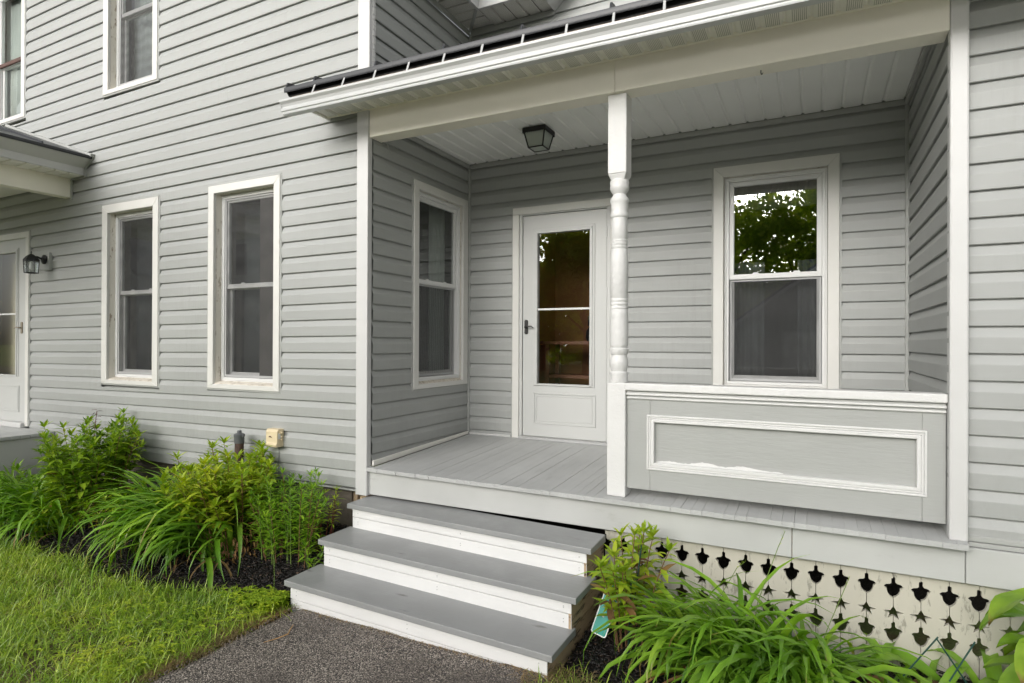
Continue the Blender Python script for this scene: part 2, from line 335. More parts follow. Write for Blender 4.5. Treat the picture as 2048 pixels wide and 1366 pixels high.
# ------------------------------------------------------------------ mesh helpers
class MB:
    def __init__(s): s.v = []; s.f = []
    def add(s, vs, fs):
        o = len(s.v); s.v += [tuple(p) for p in vs]; s.f += [tuple(i + o for i in f) for f in fs]
    def box(s, x0, x1, y0, y1, z0, z1):
        s.add([(x0, y0, z0), (x1, y0, z0), (x1, y1, z0), (x0, y1, z0), (x0, y0, z1), (x1, y0, z1), (x1, y1, z1), (x0, y1, z1)],
              [(0, 3, 2, 1), (4, 5, 6, 7), (0, 1, 5, 4), (1, 2, 6, 5), (2, 3, 7, 6), (3, 0, 4, 7)])
    def hexa(s, b, t):
        """solid from 4 bottom and 4 top corners"""
        s.add(list(b) + list(t), [(0, 3, 2, 1), (4, 5, 6, 7), (0, 1, 5, 4), (1, 2, 6, 5), (2, 3, 7, 6), (3, 0, 4, 7)])
    def prism(s, prof, T, t0, t1, caps=True):
        """extrude a 2-D profile (a, b) from t0 to t1; T(t, a, b) -> xyz"""
        n = len(prof)
        vs = [T(t0, a, b) for a, b in prof] + [T(t1, a, b) for a, b in prof]
        fs = [(i, (i + 1) % n, n + (i + 1) % n, n + i) for i in range(n)]
        if caps: fs += [tuple(range(n - 1, -1, -1)), tuple(range(n, 2 * n))]
        s.add(vs, fs)
    def lathe(s, prof, c, n=24):
        k = len(prof); vs = []
        for r, z in prof:
            for i in range(n):
                a = 2 * math.pi * i / n
                vs.append((c[0] + r * math.cos(a), c[1] + r * math.sin(a), c[2] + z))
        fs = []
        for j in range(k - 1):
            for i in range(n):
                i2 = (i + 1) % n
                fs.append((j * n + i, j * n + i2, (j + 1) * n + i2, (j + 1) * n + i))
        fs.append(tuple(range(n - 1, -1, -1))); fs.append(tuple((k - 1) * n + i for i in range(n)))
        s.add(vs, fs)
    def tube(s, pts, r, n=6):
        pts = [Vector(p) for p in pts]; rr = r if isinstance(r, (list, tuple)) else [r] * len(pts)
        vs = []; k = len(pts)
        for j, p in enumerate(pts):
            d = (pts[min(j + 1, k - 1)] - pts[max(j - 1, 0)])
            if d.length < 1e-9: d = Vector((0, 0, 1))
            d.normalize()
            a = d.cross(Vector((0.31, 0.17, 0.93))) if abs(d.z) < 0.9 else d.cross(Vector((1, 0.1, 0)))
            a.normalize(); b = d.cross(a)
            for i in range(n):
                t = 2 * math.pi * i / n
                vs.append(p + a * (rr[j] * math.cos(t)) + b * (rr[j] * math.sin(t)))
        fs = []
        for j in range(k - 1):
            for i in range(n):
                i2 = (i + 1) % n
                fs.append((j * n + i, j * n + i2, (j + 1) * n + i2, (j + 1) * n + i))
        fs.append(tuple(range(n - 1, -1, -1))); fs.append(tuple((k - 1) * n + i for i in range(n)))
        s.add(vs, fs)
    def map(s, T):
        s.v = [tuple(T(*p)) for p in s.v]; return s
    def build(s, name, mat, parent=None, bevel=0.0, smooth=0.0, recalc=True, seg=1):
        me = bpy.data.meshes.new(name)
        me.from_pydata(s.v, [], s.f)
        if recalc:
            bm = bmesh.new(); bm.from_mesh(me)
            bmesh.ops.recalc_face_normals(bm, faces=bm.faces); bm.to_mesh(me); bm.free()
        me.materials.append(mat)
        o = bpy.data.objects.new(name, me); COL.objects.link(o)
        if smooth:
            me.polygons.foreach_set('use_smooth', [True] * len(me.polygons))
            try: me.set_sharp_from_angle(angle=math.radians(smooth))
            except Exception: pass
        if bevel:
            md = o.modifiers.new('bevel', 'BEVEL'); md.width = bevel; md.segments = seg
            md.limit_method = 'ANGLE'; md.angle_limit = math.radians(35); md.harden_normals = False
        if parent is not None: o.parent = parent
        return o

def link_mesh(name, me, parent, loc=(0, 0, 0), rot=(0, 0, 0), sc=1.0):
    o = bpy.data.objects.new(name, me); COL.objects.link(o)
    if parent is not None: o.parent = parent
    o.location = loc; o.rotation_euler = rot
    o.scale = (sc, sc, sc) if isinstance(sc, (int, float)) else sc
    return o
def thing(name, label, cat, loc=(0, 0, 0), group=None):
    o = bpy.data.objects.new(name, None); COL.objects.link(o); o.empty_display_size = 0.1
    o.location = loc
    return tag(o, label, cat, group)
def tag(o, label, cat, group=None):
    o['label'] = label; o['category'] = cat
    if group: o['group'] = group
    return o
def kind(o, k): o['kind'] = k; return o
def mesh_np(name, verts, faces_flat, sizes, mat, parent=None):
    """big mesh from numpy arrays"""
    me = bpy.data.meshes.new(name)
    me.vertices.add(len(verts)); me.vertices.foreach_set('co', np.ascontiguousarray(verts, dtype=np.float32).ravel())
    me.loops.add(len(faces_flat)); me.loops.foreach_set('vertex_index', np.ascontiguousarray(faces_flat, dtype=np.int32))
    starts = np.concatenate(([0], np.cumsum(sizes)[:-1])).astype(np.int32)
    me.polygons.add(len(sizes)); me.polygons.foreach_set('loop_start', starts)
    me.update(calc_edges=True); me.validate()
    me.materials.append(mat)
    o = bpy.data.objects.new(name, me); COL.objects.link(o)
    if parent is not None: o.parent = parent
    return o

# ================================================================== SETTING
def bed_z(X, Y):
    t = min(max((Y - 2.75) / 0.85, 0.0), 1.0)
    w = min(max((X + 3.0) / 1.9, 0.0), 1.0)
    return (-0.76 + 0.25 * t) * (1 - w) + (-0.74 + 0.07 * t) * w

g = MB(); g.box(-300, 300, -300, 300, -1.6, -0.80)
kind(g.build('ground', EARTH), 'structure')

def sheet(name, xs, ys, zf, mat, skirt=0.25):
    m = MB(); nx, ny = len(xs), len(ys)
    vs = [(xs[i] if not callable(xs[i]) else xs[i](y), y, zf(xs[i], y)) for y in ys for i in range(nx)]
    fs = [(j * nx + i, j * nx + i + 1, (j + 1) * nx + i + 1, (j + 1) * nx + i) for j in range(ny - 1) for i in range(nx - 1)]
    m.add(vs, fs)
    ring = [i for i in range(nx)] + [j * nx + nx - 1 for j in range(1, ny)] + [(ny - 1) * nx + i for i in range(nx - 2, -1, -1)] + [j * nx for j in range(ny - 2, 0, -1)]
    o = len(m.v)
    for i in ring:
        p = m.v[i]; m.v.append((p[0], p[1], -1.0 if skirt else p[2]))
    n = len(ring)
    for k in range(n):
        m.f.append((ring[k], o + k, o + (k + 1) % n, ring[(k + 1) % n]))
    return m.build(name, mat, recalc=False, smooth=50)

from mathutils import noise as mn
def nz(x, y, s, a): return a * mn.noise(Vector((x * s, y * s, 3.7)))
# lawn earth: left of the path and a strip right of it
XS = list(np.linspace(-10.5, -2.99, 50)); YS = list(np.linspace(-4.0, 3.58, 50))
def lawn_edge(X):
    """where the lawn meets the mulch bed (Y)"""
    pts = [(-10.5, 2.5), (-6.9, 2.55), (-5.6, 2.64), (-5.1, 2.62), (-4.5, 2.55), (-4.07, 2.57), (-3.72, 2.70), (-3.39, 2.80), (-3.0, 2.83)]
    for (a, b), (c, d) in zip(pts, pts[1:]):
        if a <= X <= c: return b + (d - b) * (X - a) / (c - a)
    return 2.83
kind(sheet('lawn', XS, list(np.linspace(-4.0, 2.9, 46)), lambda x, y: -0.775 + nz(x, y, 2.0, 0.012), THATCH), 'structure')
kind(sheet('planting_bed', list(np.linspace(-10.5, -2.95, 40)), list(np.linspace(2.62, 3.70, 16)), lambda x, y: bed_z(x, y) - 0.015 - (0.06 if y < lawn_edge(x) - 0.03 else 0) + nz(x, y, 6, 0.012), SOIL), 'structure')
kind(sheet('planting_bed', list(np.linspace(-1.16, 2.6, 30)), list(np.linspace(2.2, 3.70, 20)), lambda x, y: bed_z(x, y) - 0.015 + nz(x, y, 6, 0.012), SOIL), 'structure')
def path_z(x, y):
    t = min(max((x + 2.9) / 1.7, 0), 1); u = min(max((y - 1.2) / 1.5, 0), 1)
    return -0.757 + 0.05 * t * u + nz(x, y, 3.0, 0.006)
pm = MB(); pxs = np.linspace(0, 1, 30); pys = np.linspace(-5.0, 3.05, 90)
vs = []
for y in pys:
    l = -2.98 + nz(0.3, y, 5.0, 0.02) + nz(5.3, y, 17.0, 0.012) + (0.02 if y > 2.7 else 0); r = -1.19 + nz(9.1, y, 4.0, 0.03) + nz(2.3, y, 15.0, 0.015)
    for t in pxs:
        x = l + (r - l) * t; edge = min(t, 1 - t)
        vs.append((x, y, path_z(x, y) - (0.02 if edge == 0 else 0)))
pm.add(vs, [(j * 30 + i, j * 30 + i + 1, (j + 1) * 30 + i + 1, (j + 1) * 30 + i) for j in range(89) for i in range(29)])
for j in range(89):                                            # path edges go down into the soil
    for i, q in ((0, 0), (29, 1)):
        a = vs[j * 30 + i]; b = vs[(j + 1) * 30 + i]
        pm.add([a, b, (b[0], b[1], -0.9), (a[0], a[1], -0.9)], [(0, 1, 2, 3)])
kind(pm.build('path', ASPHALT, recalc=False, smooth=60), 'structure')
BOUNCE_PALE = paint('pale_bounce_surface', (0.5, 0.49, 0.46), 0.85, (20, 20, 20), 0.3, 0.1, dirt=(0.36, 0.35, 0.32), dirt_lo=0.5, dirt_hi=0.7, dscale=(2, 2, 2))
dv = MB(); dv.box(-0.95, 10.0, -4.99, 1.75, -0.95, -0.765)
kind(dv.build('bounce_slab', BOUNCE_PALE), 'structure')  # unseen pale slab, added to bounce light up to the porch ceiling
rd = MB(); rd.box(-300, 300, -13.5, -5.0, -0.95, -0.776)
kind(rd.build('road', ROADM), 'structure')

# ================================================================== HOUSE
house = thing('house', 'grey clapboard house with white trimmed windows around the recessed porch', 'house', (-3.0, 4.2, -0.7))
HOFF = Vector((-3.0, 4.2, -0.7))
def hp(o, parent=house):
    """parent directly under the house, whose Empty is away from the origin"""
    o.parent = parent
    if parent is house: o.location = Vector(o.location) - HOFF
    return o

def T_front(Yp): return lambda u, n, z: (u, Yp - n, z)
def T_east(Xp): return lambda u, n, z: (Xp + n, u, z)
def T_west(Xp): return lambda u, n, z: (Xp - n, u, z)

def clip_prof(prof, lo, hi):
    """clip an open (n, z) polyline to lo <= z <= hi"""
    out = []
    for (n0, z0), (n1, z1) in zip(prof, prof[1:]):
        if max(z0, z1) < lo or min(z0, z1) > hi: continue
        ts = [0.0, 1.0]
        if abs(z1 - z0) > 1e-9:
            for lim in (lo, hi):
                t = (lim - z0) / (z1 - z0)
                if 0 < t < 1: ts.append(t)
        ts.sort()
        for t in ts:
            z = z0 + (z1 - z0) * t
            if lo - 1e-6 <= z <= hi + 1e-6:
                p = (n0 + (n1 - n0) * t, z)
                if not out or abs(out[-1][0] - p[0]) + abs(out[-1][1] - p[1]) > 1e-6: out.append(p)
    return out

def siding_wall(T, u0, u1, z0, z1, holes, pitch, phase, tilt=0.0, uref=0.0, gable=None, seed=1, mark=None):
    """sheathing sheet plus one lap board object per course, cut round the openings"""
    rnd = random.Random(seed)
    us = sorted(set([u0, u1] + [h[i] for h in holes for i in (0, 1) if u0 < h[i] < u1]))
    zs = sorted(set([z0, z1] + [h[i] for h in holes for i in (2, 3) if z0 < h[i] < z1]))
    m = MB()
    for ua, ub in zip(us, us[1:]):
        for za, zb in zip(zs, zs[1:]):
            uc, zc = (ua + ub) / 2, (za + zb) / 2
            if any(h[0] < uc < h[1] and h[2] < zc < h[3] for h in holes): continue
            m.add([T(ua, -0.02, za), T(ub, -0.02, za), T(ub, -0.02, zb), T(ua, -0.02, zb)], [(0, 1, 2, 3)])
    wall = hp(m.build('wall', WALL_TRIM, recalc=False))
    k0 = int(math.floor((z0 - phase) / pitch)) - 1; k1 = int(math.ceil((z1 - phase) / pitch)) + 1
    woff = Vector(wall.location)
    for k in range(k0, k1 + 1):
        zb = phase + k * pitch
        if zb + pitch < z0 + 0.02 or zb > z1 - 0.01: continue
        w = rnd.uniform(-0.0008, 0.0008)
        prof = [(-0.005, zb + 0.004), (0.0125, zb), (0.0165, zb + 0.0035), (0.0205 + w, zb + pitch * 0.575), (0.0200 + w, zb + pitch * 0.61),
                (0.0015, zb + pitch * 0.935), (-0.002, zb + pitch * 0.952), (-0.004, zb + pitch + 0.008)]
        # break the course at the hole edges
        ua, ub = u0, u1
        if gable:
            lim = gable(zb + pitch)
            ub = min(ub, lim)
            if ub - ua < 0.05: continue
        cuts = sorted(set([ua, ub] + [h[i] for h in holes if h[3] > zb and h[2] < zb + pitch for i in (0, 1) if ua < h[i] < ub]))
        for a, b in zip(cuts, cuts[1:]):
            c = (a + b) / 2
            ranges = [(z0, z1)]
            for h in holes:
                if h[0] < c < h[1]:
                    nr = []
                    for lo, hi in ranges:
                        if h[3] <= lo or h[2] >= hi: nr.append((lo, hi)); continue
                        if h[2] > lo: nr.append((lo, h[2]))
                        if h[3] < hi: nr.append((h[3], hi))
                    ranges = nr
            for lo, hi in ranges:
              pr = clip_prof(prof, lo, hi)
              if len(pr) < 2: continue
              pieces = [(a, b, 0.0)]
              if b - a > 2.2 and rnd.random() < 0.75:
                jx = a + (b - a) * rnd.uniform(0.2, 0.8); pieces = [(a, jx + 0.012, 0.0), (jx - 0.012, b, 0.0016)]
              for a_, b_, off_ in pieces:
                steps = max(1, int((b_ - a_) / 0.7))
                ts = [a_ + (b_ - a_) * i / steps for i in range(steps + 1)]
                n = len(pr); vs = []
                for t in ts:
                    dz = tilt * (t - uref) + 0.0012 * mn.noise(Vector((t * 0.9, k * 3.1, seed)))
                    dn = off_ + 0.0015 * mn.noise(Vector((t * 0.8, k * 1.7, seed + 9)))
                    for (nn, z) in pr: vs.append(T(t, nn + dn, z + dz))
                fs = [(j * n + i, (j + 1) * n + i, (j + 1) * n + i + 1, j * n + i + 1) for j in range(steps) for i in range(n - 1)]
                mb = MB(); mb.add(vs, fs)
                mb.build('siding_board', SIDING, wall, recalc=False)
    return wall

def frame_ring(mb, T, o, i, n0, n1):
    """mitred picture-frame: outer rect o, inner rect i (u0,u1,z0,z1), from depth n0 to n1"""
    oc = [(o[0], o[2]), (o[1], o[2]), (o[1], o[3]), (o[0], o[3])]
    ic = [(i[0], i[2]), (i[1], i[2]), (i[1], i[3]), (i[0], i[3])]
    for a in range(4):
        b = (a + 1) % 4
        q = [oc[a], oc[b], ic[b], ic[a]]
        mb.hexa([T(u, n0, z) for u, z in q], [T(u, n1, z) for u, z in q])

def ring_solid(mb, T, o, i, n0, n1):
    oc = [(o[0], o[2]), (o[1], o[2]), (o[1], o[3]), (o[0], o[3])]; ic = [(i[0], i[2]), (i[1], i[2]), (i[1], i[3]), (i[0], i[3])]
    vs = [T(u, n, z) for n in (n0, n1) for ring in (oc, ic) for u, z in ring]
    fs = []
    for a in range(4):
        b = (a + 1) % 4
        fs += [(a, b, 4 + b, 4 + a), (8 + a, 8 + b, 12 + b, 12 + a), (a, b, 8 + b, 8 + a), (4 + a, 4 + b, 12 + b, 12 + a)]
    mb.add(vs, fs)

def window(T, o, cw, recess, meet, screen='half', curtain=None, label=None, rail_mat=None, room=ROOM, depth=1.6, sill=True, roomw=0.5):
    """double-hung window. o = outer casing rect, cw = casing widths (l, r, top, bottom)"""
    u0, u1, z0, z1 = o
    inn = (u0 + cw[0], u1 - cw[1], z0 + cw[3], z1 - cw[2])
    c = MB()
    frame_ring(c, T, (u0 + 0.016, u1 - 0.016, z0 + 0.016, z1 - 0.016), inn, 0.0, 0.03)
    win = hp(c.build('window', CASING, bevel=0.003))
    if label: win['label'] = label
    j = MB(); frame_ring(j, T, o, (u0 + 0.0155, u1 - 0.0155, z0 + 0.0155, z1 - 0.0155), -0.004, 0.022)
    j.build('channel_trim', WALL_TRIM, win, bevel=0.002)
    # reveal back to the vinyl frame
    r = MB(); frame_ring(r, T, (inn[0] - 0.02, inn[1] + 0.02, inn[2] - 0.02, inn[3] + 0.02), inn, -recess, -0.001)
    r.build('reveal', REVEAL, win)
    if sill:
        s = MB(); s.prism([(-recess + 0.002, inn[2] - 0.004), (0.012, inn[2] - 0.012), (0.012, inn[2] + 0.006), (-recess + 0.002, inn[2] + 0.03)], lambda t, a, b: T(t, a, b), inn[0] + 0.001, inn[1] - 0.001)
        s.build('sill', SILL, win, bevel=0.003)
    vf = 0.034; st = 0.036
    f = (inn[0] + 0.002, inn[1] - 0.002, inn[2] + 0.022, inn[3] - 0.002)
    v = MB(); frame_ring(v, T, f, (f[0] + vf, f[1] - vf, f[2] + vf, f[3] - vf), -recess - 0.05, -recess + 0.022)
    frame_ring(v, T, (f[0] + 0.012, f[1] - 0.012, f[2] + 0.012, f[3] - 0.012), (f[0] + 0.02, f[1] - 0.02, f[2] + 0.02, f[3] - 0.02), -recess + 0.02, -recess + 0.028)
    v.build('window_frame', VINYL, win, bevel=0.002)
    a0, a1, b0, b1 = f[0] + vf, f[1] - vf, f[2] + vf, f[3] - vf
    # upper sash outside, lower sash behind it
    su = MB(); frame_ring(su, T, (a0, a1, meet - 0.002, b1), (a0 + st, a1 - st, meet + 0.038, b1 - st), -recess - 0.03, -recess + 0.002)
    ups = su.build('sash', VINYL, win, bevel=0.003)
    if rail_mat:
        rmm = MB(); rmm.hexa([T(a0, -recess - 0.02, meet - 0.004), T(a1, -recess - 0.02, meet - 0.004), T(a1, -recess + 0.006, meet - 0.004), T(a0, -recess + 0.006, meet - 0.004)], [T(a0, -recess - 0.02, meet + 0.040), T(a1, -recess - 0.02, meet + 0.040), T(a1, -recess + 0.006, meet + 0.040), T(a0, -recess + 0.006, meet + 0.040)]); rmm.build('meeting_rail', rail_mat, win, bevel=0.003)
    sl = MB(); frame_ring(sl, T, (a0 + 0.002, a1 - 0.002, b0, meet + 0.03), (a0 + st, a1 - st, b0 + st + 0.01, meet - 0.01), -recess - 0.062, -recess - 0.032)
    sl.build('sash', VINYL, win, bevel=0.003)
    gu = MB(); gu.add([T(a0 + st - .01, -recess - 0.014, meet + .03), T(a1 - st + .01, -recess - 0.014, meet + .03), T(a1 - st + .01, -recess - 0.014, b1 - st + .01), T(a0 + st - .01, -recess - 0.014, b1 - st + .01)], [(0, 1, 2, 3)])
    gu.build('pane', GLASS, win, recalc=False)
    gl = MB(); gl.add([T(a0 + st - .01, -recess - 0.045, b0 + st), T(a1 - st + .01, -recess - 0.045, b0 + st), T(a1 - st + .01, -recess - 0.045, meet), T(a0 + st - .01, -recess - 0.045, meet)], [(0, 1, 2, 3)])
    gl.build('pane', GLASS, win, recalc=False)
    lk = MB()
    for q in (0.3, 0.74):
        uu = a0 + (a1 - a0) * q
        lk.prism([(meet + 0.036, -0.03), (meet + 0.05, -0.018), (meet + 0.05, 0.012), (meet + 0.036, 0.03)], lambda t, a, b: T(uu + b, t, a), -recess - 0.03, -recess - 0.012)
    lk.build('sash_lock', VINYL, win, bevel=0.002)
    top = b1 if screen == 'full' else meet
    if screen:
        q = MB(); frame_ring(q, T, (a0 + 0.003, a1 - 0.003, b0 + 0.004, top - 0.004), (a0 + 0.02, a1 - 0.02, b0 + 0.024, top - 0.018), -recess + 0.004 if screen == 'full' else -recess - 0.028, -recess + 0.013 if screen == 'full' else -recess - 0.018)
        sf = q.build('screen_frame', SCREENFRAME, win, bevel=0.001)
        d = (-recess + 0.008) if screen == 'full' else (-recess - 0.022)
        q = MB(); q.add([T(a0 + .018, d, b0 + .02), T(a1 - .018, d, b0 + .02), T(a1 - .018, d, top - .016), T(a0 + .018, d, top - .016)], [(0, 1, 2, 3)])
        q.build('insect_screen', SCREEN, win, recalc=False)
    # closed dim room behind
    rm = MB(); e = roomw; n0 = -recess - 0.07; n1 = n0 - depth
    R = (f[0] - e, f[1] + e, f[2] - e * 0.6, f[3] + e * 0.4)
    cs = [(R[0], R[2]), (R[1], R[2]), (R[1], R[3]), (R[0], R[3])]; fi = [(f[0], f[2]), (f[1], f[2]), (f[1], f[3]), (f[0], f[3])]
    vs = [T(u, n0, z) for u, z in cs] + [T(u, n1, z) for u, z in cs] + [T(u, n0, z) for u, z in fi] + [T(u, -recess, z) for u, z in fi]
    rm.add(vs, [(4, 5, 6, 7), (0, 4, 7, 3), (1, 2, 6, 5), (0, 1, 5, 4), (3, 7, 6, 2), (0, 8, 9, 1), (1, 9, 10, 2), (2, 10, 11, 3), (3, 11, 8, 0), (8, 12, 13, 9), (9, 13, 14, 10), (10, 14, 15, 11), (11, 15, 12, 8)])
    rm.build('room', room, win, recalc=False)
    return win

# --- front wall of the left wing
YW = 3.575
TF = T_front(YW)
W1 = (-6.49, -5.545, 0.500, 2.335); W2 = (-4.860, -3.936, 0.512, 2.343)
W3 = (-6.49, -5.575, 3.425, 5.2); W4 = (-8.93, -7.985, 3.470, 5.2); D2 = (-8.95, -7.862, -0.02, 2.188)
siding_wall(TF, -9.9, -3.10, -0.19, 5.4, [W1, W2, W3, W4, D2], 0.1299, 0.206, tilt=0.009, uref=-3.95, gable=lambda z: -3.10 if z < 3.9 else -3.10 - (z - 3.9) * 0.9, seed=1)
for (o, cw, meet, lab, scr, rail) in ((W1, (0.105, 0.1, 0.1, 0.055), 1.415, 'window left of the pair on the front wall, bulging insect screen', 'full', None),
                                      (W2, (0.088, 0.088, 0.085, 0.055), 1.418, 'window right of the pair on the front wall', 'full', None),
                                      (W3, (0.1, 0.09, 0.09, 0.06), 4.25, 'upstairs window above the pair, cut by the top of the photo', 'full', None),
                                      (W4, (0.09, 0.09, 0.09, 0.06), 4.235, 'upstairs window above the side porch roof, sky mirrored in it', None, SASHRED)):
    window(TF, o, cw, 0.075, meet, screen=scr, label=lab, rail_mat=rail)

# --- porch recess walls
RW = (4.065, 4.962, 0.532, 2.322)
siding_wall(T_east(-3.006), 3.57, 5.03, 0.0, 2.73, [RW], 0.1268, 0.475, seed=2)
window(T_east(-3.006), RW, (0.086, 0.1, 0.085, 0.055), 0.03, 1.452, screen='half', label='window in the side wall of the porch recess', depth=1.2)
BW = (-0.736, 0.178, 0.52, 2.354); DO = (-2.522, -1.488, 0.03, 2.206)
siding_wall(T_front(5.0), -3.03, 0.63, -0.02, 2.73, [BW, DO], 0.1268, 0.236, seed=3)
window(T_front(5.0), BW, (0.092, 0.092, 0.096, 0.07), 0.035, 1.452, screen='half', label='window in the back wall of the porch behind the railing', depth=2.2)
siding_wall(T_west(0.602), 3.55, 5.03, -0.05, 2.73, [], 0.1316, 1.022, seed=4)
# --- right wing front
siding_wall(T_front(3.60), 0.655, 2.0, 0.0, 3.0, [], 0.1311, 0.112, seed=5)
# --- storey above the porch roof
siding_wall(T_east(-3.006), 3.57, 4.995, 2.72, 3.92, [], 0.1262, 3.153, seed=6)
siding_wall(T_front(5.0), -2.985, 1.6, 2.8, 5.4, [], 0.127, 3.16, seed=7)

def hbox(name, b, mat, bevel=0.003):
    m = MB(); m.box(*b); return hp(m.build(name, mat, bevel=bevel))
# corner boards: L lower, L upper, right post is part of the porch
hbox('corner_board', (-3.103, -2.995, 3.515, 3.566, -0.212, 2.70), CORNER)
hbox('corner_board', (-3.103, -2.990, 3.520, 3.572, 2.72, 4.6), CORNER)
fl = MB()                                                     # ragged flashing up the corner
zz = 2.85
while zz < 4.3:
    w = random.uniform(0.004, 0.012); h = random.uniform(0.03, 0.06)
    fl.box(-2.989, -2.984, 3.555, 3.575 + w, zz, zz + h); zz += h + 0.004
hp(fl.build('flashing', WHITE))
for b in ((-3.0, -2.972, 4.965, 4.995, 0.06, 2.655), (0.566, 0.592, 4.965, 4.995, 0.06, 2.655)):
    hbox('corner_trim', b, WALL_TRIM, 0.004)
hbox('corner_trim', (-2.99, -2.965, 4.96, 4.99, 2.95, 3.92), WALL_TRIM, 0.004)
# trims under the porch ceiling and along the floor
for b in ((-2.97, 0.565, 4.962, 4.984, 2.618, 2.656), (-2.99, -2.968, 3.66, 4.962, 2.618, 2.656), (0.562, 0.583, 3.66, 4.962, 2.618, 2.656)):
    hbox('ceiling_trim', b, WALL_TRIM, 0.004)
hbox('base_trim', (-2.97, -2.524, 4.966, 4.986, 0.062, 0.082), CORNER, 0.003)
m = MB(); m.hexa([(-2.992, 3.57, 0.004), (-2.972, 3.57, 0.004), (-2.972, 4.96, 0.062), (-2.992, 4.96, 0.062)], [(-2.992, 3.57, 0.045), (-2.972, 3.57, 0.045), (-2.972, 4.96, 0.09), (-2.992, 4.96, 0.09)])
hp(m.build('base_trim', SOFFIT, bevel=0.003))
# bottom trims of the right wing
hbox('base_trim', (0.657, 2.0, 3.565, 3.6, -0.030, -0.008), WALL_TRIM, 0.003)
hbox('base_trim', (0.657, 2.0, 3.572, 3.6, -0.006, 0.022), WALL_TRIM, 0.003)
# foundation under the left wing
fm = MB(); fm.box(-9.9, -3.24, 3.63, 4.1, -1.0, -0.185); hp(fm.build('foundation', STONE))
fm = MB(); fm.box(-3.235, -3.19, 3.64, 4.1, -1.0, -0.19); hp(fm.build('foundation', RAWWOOD, bevel=0.006))
hbox('starter_strip', (-9.9, -3.105, 3.562, 3.63, -0.205, -0.192), WALL_TRIM, 0.002)
hbox('porch_pier', (-3.10, -3.0, 3.56, 3.68, -0.80, -0.213), RAWWOOD, 0.006)
# backing of the crawl space, its deep shade put into the dark soil colour
fm = MB(); fm.box(-3.2, 2.0, 4.7, 4.9, -1.0, 0.0); hp(fm.build('foundation', SOIL))

